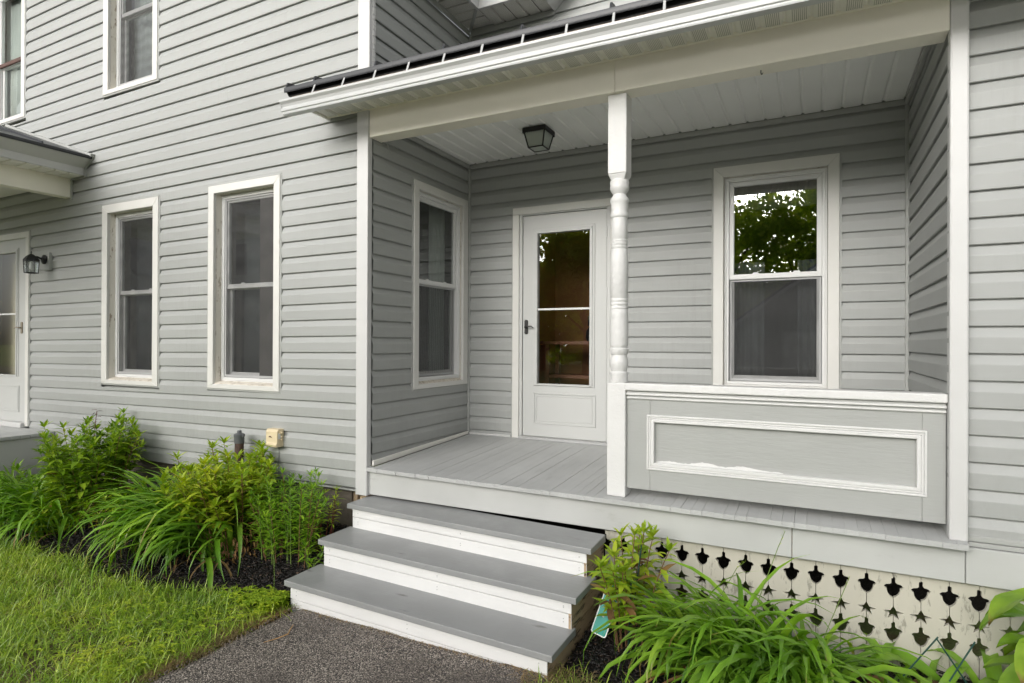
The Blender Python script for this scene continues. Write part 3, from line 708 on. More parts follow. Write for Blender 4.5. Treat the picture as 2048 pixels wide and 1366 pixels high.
# --- storm doors
def storm_door(T, o, slab, glass, midz, panel, handle_u, mat_glass, room, lever, flip=False):
    u0, u1, z0, z1 = o
    c = MB(); e = 0.066
    c.box(0, 0, 0, 0, 0, 0); c = MB()
    for q in ((u0 + 0.014, u0 + 0.014 + e, z0, z1 - 0.014 - e), (u1 - 0.014 - e, u1 - 0.014, z0, z1 - 0.014 - e), (u0 + 0.014, u1 - 0.014, z1 - 0.014 - e + 0.0005, z1 - 0.014)):
        c.hexa([T(q[0], 0.0, q[2]), T(q[1], 0.0, q[2]), T(q[1], 0.034, q[2]), T(q[0], 0.034, q[2])], [T(q[0], 0.0, q[3]), T(q[1], 0.0, q[3]), T(q[1], 0.034, q[3]), T(q[0], 0.034, q[3])])
    door = hp(c.build('door', CASING, bevel=0.003))
    j = MB()
    for q in ((u0, u0 + 0.0135, z0, z1), (u1 - 0.0135, u1, z0, z1), (u0 + 0.0137, u1 - 0.0137, z1 - 0.0135, z1)):
        j.hexa([T(q[0], -0.004, q[2]), T(q[1], -0.004, q[2]), T(q[1], 0.024, q[2]), T(q[0], 0.024, q[2])], [T(q[0], -0.004, q[3]), T(q[1], -0.004, q[3]), T(q[1], 0.024, q[3]), T(q[0], 0.024, q[3])])
    j.build('channel_trim', WALL_TRIM, door, bevel=0.002)
    jb = MB(); a, b, d = slab[0] - 0.004, slab[1] + 0.004, slab[3] + 0.005; i0, i1, i2 = u0 + 0.081, u1 - 0.081, z1 - 0.081
    for q in ((i0, a, z0, i2), (b, i1, z0, i2), (a, b, d, i2)):
        if q[1] - q[0] > 0.001: jb.hexa([T(q[0], -0.06, q[2]), T(q[1], -0.06, q[2]), T(q[1], 0.022, q[2]), T(q[0], 0.022, q[2])], [T(q[0], -0.06, q[3]), T(q[1], -0.06, q[3]), T(q[1], 0.022, q[3]), T(q[0], 0.022, q[3])])
    jb.build('door_frame', DOORP, door, bevel=0.002)
    s = MB(); ring_solid(s, T, slab, glass, -0.03, 0.012); s.build('door_slab', DOORP, door, bevel=0.003)
    t = MB(); e = 0.046
    frame_ring(t, T, (glass[0] - e, glass[1] + e, glass[2] - 0.02, glass[3] + e), (glass[0] - 0.002, glass[1] + 0.002, glass[2] - 0.002, glass[3] + 0.002), 0.0125, 0.019)
    frame_ring(t, T, (glass[0] - e * 0.55, glass[1] + e * 0.55, glass[2] - 0.016, glass[3] + e * 0.55), (glass[0], glass[1], glass[2], glass[3]), 0.0195, 0.026)
    t.build('glass_trim', DOORP, door, bevel=0.002)
    r = MB(); r.hexa([T(glass[0], -0.012, midz - 0.009), T(glass[1], -0.012, midz - 0.009), T(glass[1], 0.01, midz - 0.009), T(glass[0], 0.01, midz - 0.009)], [T(glass[0], -0.012, midz + 0.009), T(glass[1], -0.012, midz + 0.009), T(glass[1], 0.01, midz + 0.009), T(glass[0], 0.01, midz + 0.009)])
    r.build('meeting_rail', VINYL, door, bevel=0.002)
    for lo, hi in ((glass[2], midz), (midz, glass[3])):
        p = MB(); p.add([T(glass[0], -0.004, lo), T(glass[1], -0.004, lo), T(glass[1], -0.004, hi), T(glass[0], -0.004, hi)], [(0, 1, 2, 3)])
        p.build('pane', mat_glass, door, recalc=False)
    p = MB(); frame_ring(p, T, panel, (panel[0] + 0.014, panel[1] - 0.014, panel[2] + 0.014, panel[3] - 0.014), 0.0125, 0.019)
    frame_ring(p, T, (panel[0] + 0.03, panel[1] - 0.03, panel[2] + 0.03, panel[3] - 0.03), (panel[0] + 0.036, panel[1] - 0.036, panel[2] + 0.036, panel[3] - 0.036), 0.0125, 0.016)
    p.build('lower_panel', DOORP, door, bevel=0.003)
    sg = -1 if flip else 1
    h = MB(); hz = midz - 0.16 if not flip else midz - 0.16
    h.prism([(-0.017, -0.055), (-0.010, -0.066), (0.010, -0.066), (0.017, -0.055), (0.017, 0.055), (0.010, 0.066), (-0.010, 0.066), (-0.017, 0.055)], lambda t, a, b: T(handle_u + a, t, hz + b), 0.0125, 0.022)
    h.tube([T(handle_u, 0.02, hz), T(handle_u, 0.05, hz), T(handle_u + sg * 0.03, 0.055, hz + 0.004), T(handle_u + sg * 0.065, 0.052, hz + 0.006), T(handle_u + sg * 0.085, 0.05, hz - 0.008)], [0.009, 0.008, 0.007, 0.006, 0.005], 8)
    h.build('door_handle', lever, door, bevel=0.002)
    hi = MB(); hu = slab[1] + 0.004 if not flip else slab[0] - 0.004
    for q in (0.12, 0.38, 0.64, 0.9):
        zc = slab[2] + (slab[3] - slab[2]) * q
        hi.hexa([T(hu - 0.006, 0.012, zc - 0.045), T(hu + 0.006, 0.012, zc - 0.045), T(hu + 0.006, 0.026, zc - 0.045), T(hu - 0.006, 0.026, zc - 0.045)], [T(hu - 0.006, 0.012, zc + 0.045), T(hu + 0.006, 0.012, zc + 0.045), T(hu + 0.006, 0.026, zc + 0.045), T(hu - 0.006, 0.026, zc + 0.045)])
    hi.build('hinge', DOORP, door, bevel=0.002)
    rm = MB(); n0 = -0.07; n1 = -1.0 if not flip else -0.16
    R = (slab[0] - 0.1, slab[1] + 0.1, slab[2] - 0.02, slab[3] + 0.1)
    cs = [(R[0], R[2]), (R[1], R[2]), (R[1], R[3]), (R[0], R[3])]; fi = [(slab[0], slab[2]), (slab[1], slab[2]), (slab[1], slab[3]), (slab[0], slab[3])]
    vs = [T(u, n0, z) for u, z in cs] + [T(u, n1, z) for u, z in cs] + [T(u, n0, z) for u, z in fi] + [T(u, -0.03, z) for u, z in fi]
    rm.add(vs, [(4, 5, 6, 7), (0, 4, 7, 3), (1, 2, 6, 5), (0, 1, 5, 4), (3, 7, 6, 2), (0, 8, 9, 1), (1, 9, 10, 2), (2, 10, 11, 3), (3, 11, 8, 0), (8, 12, 13, 9), (9, 13, 14, 10), (10, 14, 15, 11), (11, 15, 12, 8)])
    rm.build('room', room, door, recalc=False)
    return door
d1 = storm_door(T_front(5.0), DO, (-2.408, -1.605, 0.088, 2.11), (-2.259, -1.757, 0.572, 1.94), 1.248, (-2.30, -1.70, 0.205, 0.49), -2.372, GLASSDOOR, ROOMB, BRONZE)
d1['label'] = 'white storm door at the back of the porch with a black lever'
d2 = storm_door(TF, D2, (-8.84, -8.0, 0.02, 2.13), (-8.70, -8.17, 0.55, 1.96), 1.251, (-8.72, -8.10, 0.13, 0.43), -8.05, GLASSDOOR, CREAMROOM, BRASS, flip=True)
d2['label'] = 'white storm door on the side porch with a brass lever'
# threshold
hbox('threshold', (-2.43, -1.58, 4.93, 5.0, 0.062, 0.086), SCREENFRAME, 0.004)

hbox('threshold', (-8.90, -7.94, 3.50, 3.60, -0.036, 0.019), CORNER, 0.004)
# --- upper eaves seen above the porch roof
m = MB(); m.box(-2.72, -2.69, 3.0, 4.66, 3.93, 4.13); m.box(-2.69, -2.10, 4.63, 4.66, 3.93, 4.13)
hp(m.build('eave', CORNER, bevel=0.003))
m = MB(); m.hexa([(-2.10, 4.63, 3.93), (-2.10, 4.98, 3.93), (1.2, 4.98, 6.9), (1.2, 4.63, 6.9)], [(-2.10, 4.63, 4.13), (-2.10, 4.98, 4.13), (1.2, 4.98, 7.1), (1.2, 4.63, 7.1)])
hp(m.build('eave', CORNER, bevel=0.003))
sof = MB(); sof.box(-2.99, -2.72, 3.0, 4.98, 3.975, 4.1); so = hp(sof.build('soffit', SOFFIT))
for i in range(15):
    y = 3.05 + i * 0.125
    p = MB(); p.box(-2.985, -2.722, y, y + 0.108, 3.955, 3.974); p.build('soffit_panel', PERF, so, bevel=0.004)
sof = MB(); sof.box(-2.72, -2.10, 4.66, 4.985, 3.975, 4.1); so = hp(sof.build('soffit', SOFFIT))
for i in range(5):
    x = -2.715 + i * 0.125
    p = MB(); p.box(x, x + 0.108, 4.664, 4.98, 3.955, 3.974); p.build('soffit_panel', PERF, so, bevel=0.004)
m = MB(); m.hexa([(-2.715, 4.66, 3.945), (-2.735, 4.64, 3.945), (-2.99, 4.96, 3.945), (-2.965, 4.98, 3.945)], [(-2.715, 4.66, 3.954), (-2.735, 4.64, 3.954), (-2.99, 4.96, 3.954), (-2.965, 4.98, 3.954)])
m.box(-2.99, -2.972, 3.0, 4.96, 3.90, 3.95); m.box(-2.972, -2.10, 4.966, 4.985, 3.90, 3.95)
hp(m.build('eave_trim', WALL_TRIM, bevel=0.003))
# main roof over the left wing (out of the frame)
m = MB(); m.hexa([(-2.65, 3.0, 4.08), (-2.65, 9.0, 4.08), (-6.5, 9.0, 7.3), (-6.5, 3.0, 7.3)], [(-2.65, 3.0, 4.16), (-2.65, 9.0, 4.16), (-6.5, 9.0, 7.4), (-6.5, 3.0, 7.4)])
m.hexa([(-10.3, 3.0, 4.08), (-10.3, 9.0, 4.08), (-6.5, 9.0, 7.3), (-6.5, 3.0, 7.3)], [(-10.3, 3.0, 4.16), (-10.3, 9.0, 4.16), (-6.5, 9.0, 7.4), (-6.5, 3.0, 7.4)])
hp(m.build('roof', ROOFMETAL))

# ================================================================== PORCH
porch = thing('porch', 'recessed front porch with turned white post, solid grey railing and gutter above', 'porch', (-1.2, 3.6, -0.7))
POFF = Vector((-1.2, 3.6, -0.7))
def pp(o, parent=None):
    o.parent = parent or porch
    if parent is None: o.location = Vector(o.location) - POFF
    return o
def fz(y): return 0.0 + 0.065 * (y - 3.5) / 1.5
m = MB(); m.hexa([(-3.0, 3.56, -0.2), (0.6, 3.56, -0.2), (0.6, 5.0, -0.1), (-3.0, 5.0, -0.1)], [(-3.0, 3.56, -0.030), (0.6, 3.56, -0.030), (0.6, 5.0, 0.034), (-3.0, 5.0, 0.034)])
floor = pp(m.build('floor', RAWWOOD))
x = -3.015; k = 0; rb = random.Random(5)
while x < 0.645:
    w = 0.0585 + rb.uniform(-0.0015, 0.0015)
    if x + w > 0.652: w = 0.652 - x
    if w < 0.02: break
    yf = 3.514 - 0.0107 * (x + 3) + rb.uniform(-0.0035, 0.0035); dz = rb.uniform(-0.0012, 0.0012); gp = rb.choice([0.0002, 0.0002, 0.0003, 0.0004, 0.0006, 0.002])
    yb = 4.99 if -2.98 < x < 0.56 else 3.56
    bx = MB(); x0, x1 = x + gp * 0.5, x + w - gp * 0.5
    ch = 0.003
    bot = [(x0, yf, fz(yf) - 0.028), (x1, yf, fz(yf) - 0.028), (x1, yb, fz(yb) - 0.028), (x0, yb, fz(yb) - 0.028)]
    top = [(x0, yf, fz(yf) + dz), (x1, yf, fz(yf) + dz), (x1, yb, fz(yb) + dz), (x0, yb, fz(yb) + dz)]
    bx.hexa(bot, top)
    bx.build('floorboard', FLOORP, floor, bevel=0.0009)
    x += w
# grey skirt boards
for a, b in ((-2.998, -0.106), (-0.103, 0.648), (0.651, 2.0)):
    bx = MB(); bx.box(a, b, 3.545, 3.57, -0.205, -0.0295 if b < 1 else -0.031)
    pp(bx.build('skirt_board', SKIRTP, bevel=0.003))
# lattice boards with acorn and star cut-outs
def half_cut(rnd, sgn, x0):
    """outline of the half shapes along one board edge, top to bottom (x, z)"""
    j = lambda a: rnd.uniform(-a, a)
    pts = []
    for (zt, sc, kindc) in ((-0.243, 1.0, 'acorn'), (-0.388, 1.0, 'star'), (-0.470, 0.94, 'acorn')):
        zt += j(0.003); s = sc * (1 + j(0.06)); e = 0.0015
        if kindc == 'acorn':
            sh = [(0, 0), (0.007, -0.002), (0.0075, -0.026), (0.014, -0.032), (0.030, -0.035), (0.040, -0.044), (0.036, -0.054), (0.028, -0.057), (0.027, -0.070), (0.021, -0.085), (0.011, -0.097), (0.0, -0.102)]
        else:
            sh = [(0, 0), (0.011, -0.021), (0.044, -0.027), (0.015, -0.037), (0.023, -0.062), (0.0, -0.046)]
        for dx, dz in sh:
            pts.append((x0 + sgn * (e + dx * s * (1 + j(0.03))), zt + dz * s))
    return pts
rl = random.Random(11)
lat = []
for k in range(-1, 9 + 8):
    xa = -1.043 + 0.117 * k; xb = xa + 0.117
    left = [(xa + 0.0008, -0.206)] + half_cut(rl, 1, xa) + [(xa + 0.0008, -0.86)]
    right = [(xb - 0.0008, -0.206)] + half_cut(rl, -1, xb) + [(xb - 0.0008, -0.86)]
    poly = left + right[::-1]
    n = len(poly); bx = MB(); yo = rl.uniform(-0.001, 0.001)
    bx.add([(x, 3.590 + yo, z) for x, z in poly] + [(x, 3.610 + yo, z) for x, z in poly],
           [tuple(range(n)), tuple(range(2 * n - 1, n - 1, -1))] + [(i, n + i, n + (i + 1) % n, (i + 1) % n) for i in range(n)])
    pp(bx.build('skirting_plank', OLDCREAM, recalc=True))

# turned post
post_c = (-1.083, 3.6175)
pw = 0.0585
m = MB(); m.box(post_c[0] - pw, post_c[0] + pw, post_c[1] - pw, post_c[1] + pw, fz(3.6), 0.699)
newel = pp(m.build('porch_post', WHITE, bevel=0.007, seg=2))
m = MB()
zt0, zt1 = 1.985, 2.472
m.box(post_c[0] - pw, post_c[0] + pw, post_c[1] - pw, post_c[1] + pw, zt0, zt1)
m.hexa([(post_c[0] - 0.04, post_c[1] - 0.04, 1.945), (post_c[0] + 0.04, post_c[1] - 0.04, 1.945), (post_c[0] + 0.04, post_c[1] + 0.04, 1.945), (post_c[0] - 0.04, post_c[1] + 0.04, 1.945)],
       [(post_c[0] - pw, post_c[1] - pw, zt0 - 0.0005), (post_c[0] + pw, post_c[1] - pw, zt0 - 0.0005), (post_c[0] + pw, post_c[1] + pw, zt0 - 0.0005), (post_c[0] - pw, post_c[1] + pw, zt0 - 0.0005)])
m.build('square_head', WHITE, newel, bevel=0.005, seg=2)
prof = [(0.054, 0.699), (0.0588, 0.709), (0.0531, 0.731), (0.0577, 0.743), (0.0565, 0.760), (0.0475, 0.769), (0.053, 0.788), (0.0588, 0.811), (0.0565, 0.839), (0.0475, 0.868), (0.052, 0.877), (0.0585, 0.889), (0.0585, 0.906), (0.0475, 0.914), (0.054, 0.925), (0.0565, 0.936), (0.0577, 1.004), (0.0565, 1.118)]
for zg in (1.150, 1.172, 1.195, 1.218): prof += [(0.0555, zg - 0.006), (0.0525, zg - 0.002), (0.0525, zg + 0.002), (0.0555, zg + 0.006)]
prof += [(0.0554, 1.459)]
for zg in (1.525, 1.545, 1.565, 1.583): prof += [(0.0510, zg - 0.006), (0.0478, zg - 0.002), (0.0478, zg + 0.002), (0.0505, zg + 0.006)]
prof += [(0.0489, 1.677), (0.0472, 1.716), (0.0529, 1.723), (0.0558, 1.734), (0.0525, 1.749), (0.0485, 1.757), (0.0529, 1.792), (0.0545, 1.812), (0.0585, 1.820), (0.0555, 1.838), (0.043, 1.853), (0.039, 1.864), (0.0505, 1.882), (0.0590, 1.898), (0.0590, 1.913), (0.056, 1.921), (0.0594, 1.935), (0.057, 1.947), (0.048, 1.958)]
m = MB(); m.lathe(prof, (post_c[0], post_c[1], 0), 28); m.build('turned_shaft', WHITE, newel, smooth=40)

# solid railing panel
RX0, RX1 = -1.023, 0.579
m = MB(); m.box(RX0, RX1, 3.612, 3.632, 0.14, 0.55)
rail = pp(m.build('railing_panel', PANELP))
fr = (-0.900, 0.502, 0.182, 0.512)
for b, nm in (((RX0, fr[0] + 0.02, 3.588, 3.645, 0.058, 0.655), 'stile'), ((fr[1] - 0.02, RX1, 3.588, 3.645, 0.058, 0.655), 'stile'),
          ((fr[0] + 0.0205, fr[1] - 0.0205, 3.5885, 3.645, 0.058, fr[2] + 0.02), 'bottom_rail'), ((fr[0] + 0.0205, fr[1] - 0.0205, 3.5885, 3.645, fr[3] - 0.02, 0.655), 'top_rail')):
    m = MB(); m.box(*b); m.build(nm, PANELP, rail, bevel=0.002)
m = MB()
TP = T_front(3.5875)
frame_ring(m, TP, fr, (fr[0] + 0.012, fr[1] - 0.012, fr[2] + 0.012, fr[3] - 0.012), -0.004, 0.008)
frame_ring(m, TP, (fr[0] + 0.0125, fr[1] - 0.0125, fr[2] + 0.0125, fr[3] - 0.0125), (fr[0] + 0.024, fr[1] - 0.024, fr[2] + 0.024, fr[3] - 0.024), -0.004, 0.0045)
frame_ring(m, TP, (fr[0] + 0.0245, fr[1] - 0.0245, fr[2] + 0.0245, fr[3] - 0.0245), (fr[0] + 0.044, fr[1] - 0.044, fr[2] + 0.044, fr[3] - 0.044), -0.026, 0.0065)
m.build('panel_moulding', WHITE, rail, bevel=0.003)
m = MB(); rs2 = random.Random(31); n = 60
x0s, x1s = fr[0] + 0.05, fr[0] + 0.75; zs = fr[2] + 0.043
low = [(x0s + (x1s - x0s) * i / n, zs) for i in range(n + 1)]
top_ = [(x, z + 0.002 + 0.020 * math.sin(math.pi * i / n) ** 0.6 * (0.6 + 0.4 * math.sin(i * 0.33)) + rs2.uniform(0, 0.004)) for i, (x, z) in enumerate(low)]
vs = [(x, 3.6108, z) for x, z in low] + [(x, 3.6108, z) for x, z in top_] + [(x, 3.6125, z) for x, z in top_]
m.add(vs, [(i, i + 1, n + 2 + i, n + 1 + i) for i in range(n)] + [(n + 1 + i, n + 2 + i, 2 * n + 3 + i, 2 * n + 2 + i) for i in range(n)])
m.build('paint_smear', WHITE, rail, recalc=False)
m = MB(); m.box(RX0 - 0.004, RX1 + 0.002, 3.552, 3.672, 0.655, 0.70); m.build('top_cap', WHITE, rail, bevel=0.007, seg=2)
m = MB(); m.box(RX0, RX1, 3.574, 3.587, 0.624, 0.654); m.box(RX0, RX1, 3.580, 3.588, 0.600, 0.6235)
m.build('cap_moulding', SKIRTP, rail, bevel=0.004)
m = MB(); m.box(RX0, RX1, 3.566, 3.574, 0.628, 0.640); m.box(RX0, RX1, 3.575, 3.580, 0.606, 0.615)
m.build('cap_moulding', WHITE, rail, bevel=0.002)

# right post and beam
m = MB(); m.box(0.582, 0.659, 3.53, 3.60, -0.004, 2.95); pp(m.build('corner_post', CORNER, bevel=0.010, seg=2))
def bt(x, y, z): return (x, y, z - 0.006 * (x + 3.0))
for a, b in ((-2.996, -1.0905), (-1.0895, 0.581)):
    m = MB(); m.box(a, b, 3.53, 3.668, 2.484, 2.72); m.map(bt); pp(m.build('beam', BEAM, bevel=0.004))
m = MB(); m.tube([(-0.27, 3.60, 2.475), (-0.27, 3.60, 2.452), (-0.268, 3.6, 2.445), (-0.262, 3.6, 2.446), (-0.26, 3.6, 2.452)], 0.003, 6); pp(m.build('hook', BLACKMETAL))
m = MB(); m.tube([(-2.96, 3.69, 2.50), (-2.955, 3.72, 2.44), (-2.95, 3.76, 2.40)], 0.004, 5); pp(m.build('hook', WALL_TRIM))

# ceiling of ribbed panels
m = MB(); m.box(-3.03, 0.63, 3.669, 5.03, 2.675, 2.72); ceil = pp(m.build('ceiling', WALL_TRIM))
xs = [-2.985] + [-2.902 + 0.1286 * i for i in range(27)] + [0.575]
for a, b in zip(xs, xs[1:]):
    if b - a < 0.01: continue
    pr = [(a, 2.6745), (a, 2.664), (a + 0.007, 2.659), (b - 0.022, 2.659), (b - 0.013, 2.670), (b - 0.006, 2.670), (b, 2.664), (b, 2.6745)] if b - a > 0.05 else [(a, 2.6745), (a, 2.659), (b, 2.659), (b, 2.6745)]
    p = MB(); p.prism(pr, lambda t, q, z: (q, t, z), 3.66, 4.965); p.build('ceiling_panel', CEILING, ceil)

# eave: soffit, fascia, gutter, metal roof -- the whole eave falls slightly to the right
def et(x, y, z): return (x, y, z - 0.0118 * (x + 3.4))
EX1 = 1.6
m = MB(); m.box(-3.405, EX1, 3.20, 3.527, 2.712, 2.73); m.map(et); soff = pp(m.build('soffit', SOFFIT))
x = -3.39
while x < EX1 - 0.13:
    p = MB(); pr = [(x, 2.7115), (x, 2.700), (x + 0.02, 2.694), (x + 0.098, 2.694), (x + 0.106, 2.7065), (x + 0.116, 2.7065), (x + 0.1245, 2.700), (x + 0.1245, 2.7115)]
    p.prism(pr, lambda t, q, z: et(q, t, z), 3.21, 3.512); p.build('soffit_panel', SOFFIT, soff)
    p = MB(); p.hexa([et(x + 0.022, 3.22, 2.692), et(x + 0.096, 3.22, 2.692), et(x + 0.096, 3.505, 2.692), et(x + 0.022, 3.505, 2.692)], [et(x + 0.022, 3.22, 2.6935), et(x + 0.096, 3.22, 2.6935), et(x + 0.096, 3.505, 2.6935), et(x + 0.022, 3.505, 2.6935)])
    p.build('vent_strip', PERF, soff)
    x += 0.1252
m = MB(); m.box(-3.405, EX1, 3.5125, 3.5285, 2.69, 2.711); m.map(et); pp(m.build('soffit_trim', BEAM, bevel=0.003))
m = MB(); m.box(-3.425, -3.406, 3.20, 3.56, 2.688, 2.73); m.map(et); pp(m.build('soffit_trim', SOFFIT, bevel=0.003))
m = MB(); m.box(-3.44, EX1, 3.195, 3.215, 2.70, 2.748); m.map(et); pp(m.build('sub_fascia', BROWNWOOD))
m = MB(); m.box(-3.45, EX1, 3.190, 3.2145, 2.7485, 2.815); m.map(et); pp(m.build('fascia', BLACKMETAL))
gp = [(3.186, 2.690), (3.186, 2.598), (3.132, 2.596), (3.129, 2.604), (3.129, 2.613), (3.122, 2.618), (3.120, 2.628), (3.122, 2.645), (3.116, 2.662), (3.106, 2.672), (3.100, 2.678), (3.0995, 2.692), (3.106, 2.694), (3.106, 2.690), (3.104, 2.682), (3.112, 2.674), (3.122, 2.664), (3.127, 2.647), (3.125, 2.630), (3.128, 2.622), (3.135, 2.614), (3.138, 2.602), (3.181, 2.603), (3.181, 2.690)]
m = MB(); m.prism(gp, lambda t, y, z: et(t, y, z), -3.468, EX1)
m.hexa([et(-3.468, 3.132, 2.598), et(-3.464, 3.132, 2.598), et(-3.464, 3.185, 2.598), et(-3.468, 3.185, 2.598)], [et(-3.468, 3.103, 2.688), et(-3.464, 3.103, 2.688), et(-3.464, 3.185, 2.688), et(-3.468, 3.185, 2.688)])
gut = pp(m.build('gutter', GUTTERP, smooth=25))
for hx in [-3.169 + 0.2737 * i for i in range(17)]:
    m = MB(); m.hexa([et(hx, 3.112, 2.690), et(hx + 0.014, 3.112, 2.690), et(hx + 0.014, 3.115, 2.690), et(hx, 3.115, 2.690)], [et(hx - 0.006, 3.150, 2.772), et(hx + 0.008, 3.150, 2.772), et(hx + 0.008, 3.153, 2.772), et(hx - 0.006, 3.153, 2.772)])
    m.build('gutter_strap', GUTTERP, gut)
rp = [(3.150, 2.800), (3.150, 2.775), (3.158, 2.762), (3.163, 2.764), (3.163, 2.795), (3.215, 2.806), (4.99, 3.04), (4.99, 3.07)]
m = MB(); m.prism([(3.150, 2.802), (3.147, 2.776), (3.152, 2.764), (3.165, 2.770), (3.165, 2.796), (3.5, 2.846), (3.5, 2.862)], lambda t, y, z: et(t, y, z), -3.47, EX1)
m.prism([(3.5005, 2.846), (4.99, 3.05), (4.99, 3.07), (3.5005, 2.862)], lambda t, y, z: et(t, y, z), -2.985, EX1)
m.prism([(3.166, 2.797), (3.166, 2.775), (3.19, 2.75), (3.56, 2.75), (3.56, 2.862), (3.5, 2.845)], lambda t, y, z: et(t, y, z), -3.466, -3.455)
roof = pp(m.build('roof', ROOFMETAL, smooth=30))
for sx in [-3.46, -3.19] + [-2.64 + 0.545 * i for i in range(8)]:
    y1 = 4.98 if sx > -2.98 else 3.55
    m = MB(); dz = (y1 - 3.15) * 0.149
    m.hexa([et(sx, 3.152, 2.8025), et(sx + 0.012, 3.152, 2.8025), et(sx + 0.012, y1, 2.8025 + dz), et(sx, y1, 2.8025 + dz)], [et(sx, 3.165, 2.84), et(sx + 0.012, 3.165, 2.84), et(sx + 0.012, y1, 2.84 + dz), et(sx, y1, 2.84 + dz)])
    m.build('roof_seam', ROOFMETAL, roof)

# ================================================================== STEPS
steps = thing('porch_steps', 'three grey painted wooden steps with white risers up to the porch', 'steps', (-2.1, 3.1, -0.76))
SOFF = Vector((-2.1, 3.1, -0.76))
def sp(o): o.parent = steps; o.location = Vector(o.location) - SOFF; return o
TR = [((-3.036, 2.774), (-1.140, 2.701), 0.32, -0.589, 0.036), ((-3.019, 3.049), (-1.116, 2.966), 0.32, -0.403, 0.036), ((-3.014, 3.326), (-1.125, 3.228), 0.31, -0.225, 0.034)]
for i, (L, R, dep, z, th) in enumerate(TR):
    dx = -(R[1] - L[1]) / (R[0] - L[0])
    bl = (L[0] + dx * 0.05, L[1] + dep); br = (R[0] + 0.004, R[1] + (dep if i < 2 else 0.255))
    m = MB()
    n = 14
    for k in range(n):                                        # slightly waney boards
        pass
    m.hexa([(*L, z - th), (*R, z - th), (*br, z - th), (*bl, z - th)], [(*L, z), (*R, z), (*br, z + (0.012 if i == 2 else 0.004)), (*bl, z + 0.004)])
    sp(m.build('tread', TREADP, bevel=0.004, seg=2))
    zb = (-0.85, -0.589, -0.403)[i]; zt = z - th
    y0L, y0R = L[1] + 0.028, R[1] + 0.028
    split = zb + (zt - zb) * (0.55 if i else 0.62)
    for a, b, pr in ((zb + 0.0005, split - 0.0022, 0.0), (split + 0.0022, zt - 0.0005, 0.0015)):
        m = MB(); m.hexa([(L[0] + 0.03, y0L - pr, a), (R[0] - 0.036, y0R - pr, a), (R[0] - 0.036, y0R + 0.02, a), (L[0] + 0.03, y0L + 0.02, a)],
                         [(L[0] + 0.03, y0L - pr, b), (R[0] - 0.036, y0R - pr, b), (R[0] - 0.036, y0R + 0.02, b), (L[0] + 0.03, y0L + 0.02, b)])
        sp(m.build('riser', RISERP, bevel=0.002))
    for zz in (zb + 0.035, split - 0.03, split + 0.03, zt - 0.03):
        if zz < -0.7: continue
        for q in (0.03, 0.52, 0.975):
            X = L[0] + 0.03 + (R[0] - L[0] - 0.066) * q; Y = y0L + (y0R - y0L) * q
            m = MB(); m.lathe([(0.0032, 0), (0.0026, 0.0022)], (0, 0, 0), 8); m.v = [(X + a, Y - 0.0012 - c, zz + b) for a, b, c in m.v]; sp(m.build('nail', SCREENFRAME))
    for X, nm, mt in ((R[0] - 0.0355, 'stringer', RAWWOOD), (L[0] + 0.031, 'stringer', RAWWOOD)):
        y0 = (y0R if X > -2 else y0L) + 0.0205
        m = MB(); m.box(X - 0.019 if X > -2 else X, X if X > -2 else X + 0.019, y0 - (0.0205 if X > -2 else 0), 3.57, zb + 0.001, zt - 0.001)
        sp(m.build(nm, mt, bevel=0.003))

# ================================================================== SIDE PORCH
side = thing('side_porch', 'small side porch with grey deck and dark metal roof at the left edge', 'porch', (-8.5, 2.8, -0.7))
VOFF = Vector((-8.5, 2.8, -0.7))
def vp(o): o.parent = side; o.location = Vector(o.location) - VOFF; return o
y = 1.7
m = MB(); m.box(-9.9, -7.36, 1.72, 3.55, -0.76, -0.075); vp(m.build('deck_skirt', SKIRTP, bevel=0.004))
while y < 3.53:
    m = MB(); m.box(-9.9, -7.335, y, min(y + 0.088, 3.553), -0.073, -0.038); vp(m.build('deck_board', FLOORP, bevel=0.003)); y += 0.0905
m = MB(); m.box(-7.16, -7.047, 0.6, 3.555, 2.462, 2.668); vp(m.build('beam', BEAM, bevel=0.004))
m = MB(); m.box(-9.9, -7.161, 0.6, 3.555, 2.62, 2.66); vp(m.build('ceiling', SOFFIT))
m = MB(); m.box(-7.0465, -6.815, 0.6, 3.555, 2.672, 2.69); sfo = vp(m.build('soffit', SOFFIT))
for i in range(23):
    m = MB(); yy = 0.65 + i * 0.126; m.box(-7.04, -6.82, yy, yy + 0.112, 2.658, 2.6715); m.build('soffit_panel', SOFFIT, sfo, bevel=0.004)
m = MB(); m.prism([(-6.8145, 2.668), (-6.802, 2.668), (-6.800, 2.742), (-6.672, 2.818), (-6.680, 2.829), (-6.8145, 2.765)], lambda t, a, b: (a, t, b), 0.6, 3.554); vp(m.build('fascia', CORNER, bevel=0.003))
m = MB(); m.prism([(-6.640, 2.822), (-6.655, 2.815), (-6.675, 2.830), (-8.36, 3.395), (-9.9, 3.395), (-9.9, 3.42), (-8.355, 3.42), (-6.640, 2.846)], lambda t, a, b: (a, t, b), 0.6, 3.553); rf = vp(m.build('roof', ROOFMETAL, bevel=0.002))
for yy in (0.9, 1.45, 2.0, 2.55, 3.1):
    m = MB(); m.prism([(-6.66, 2.848), (-6.67, 2.875), (-8.35, 3.45), (-8.36, 3.4175)], lambda t, a, b: (a, t, b), yy, yy + 0.014); m.build('roof_seam', ROOFMETAL, rf)
m = MB(); m.prism([(-6.630, 2.835), (-6.615, 2.862), (-8.34, 3.445), (-8.36, 3.42)], lambda t, a, b: (a, t, b), 3.515, 3.557); vp(m.build('flashing', WALL_TRIM, bevel=0.002))
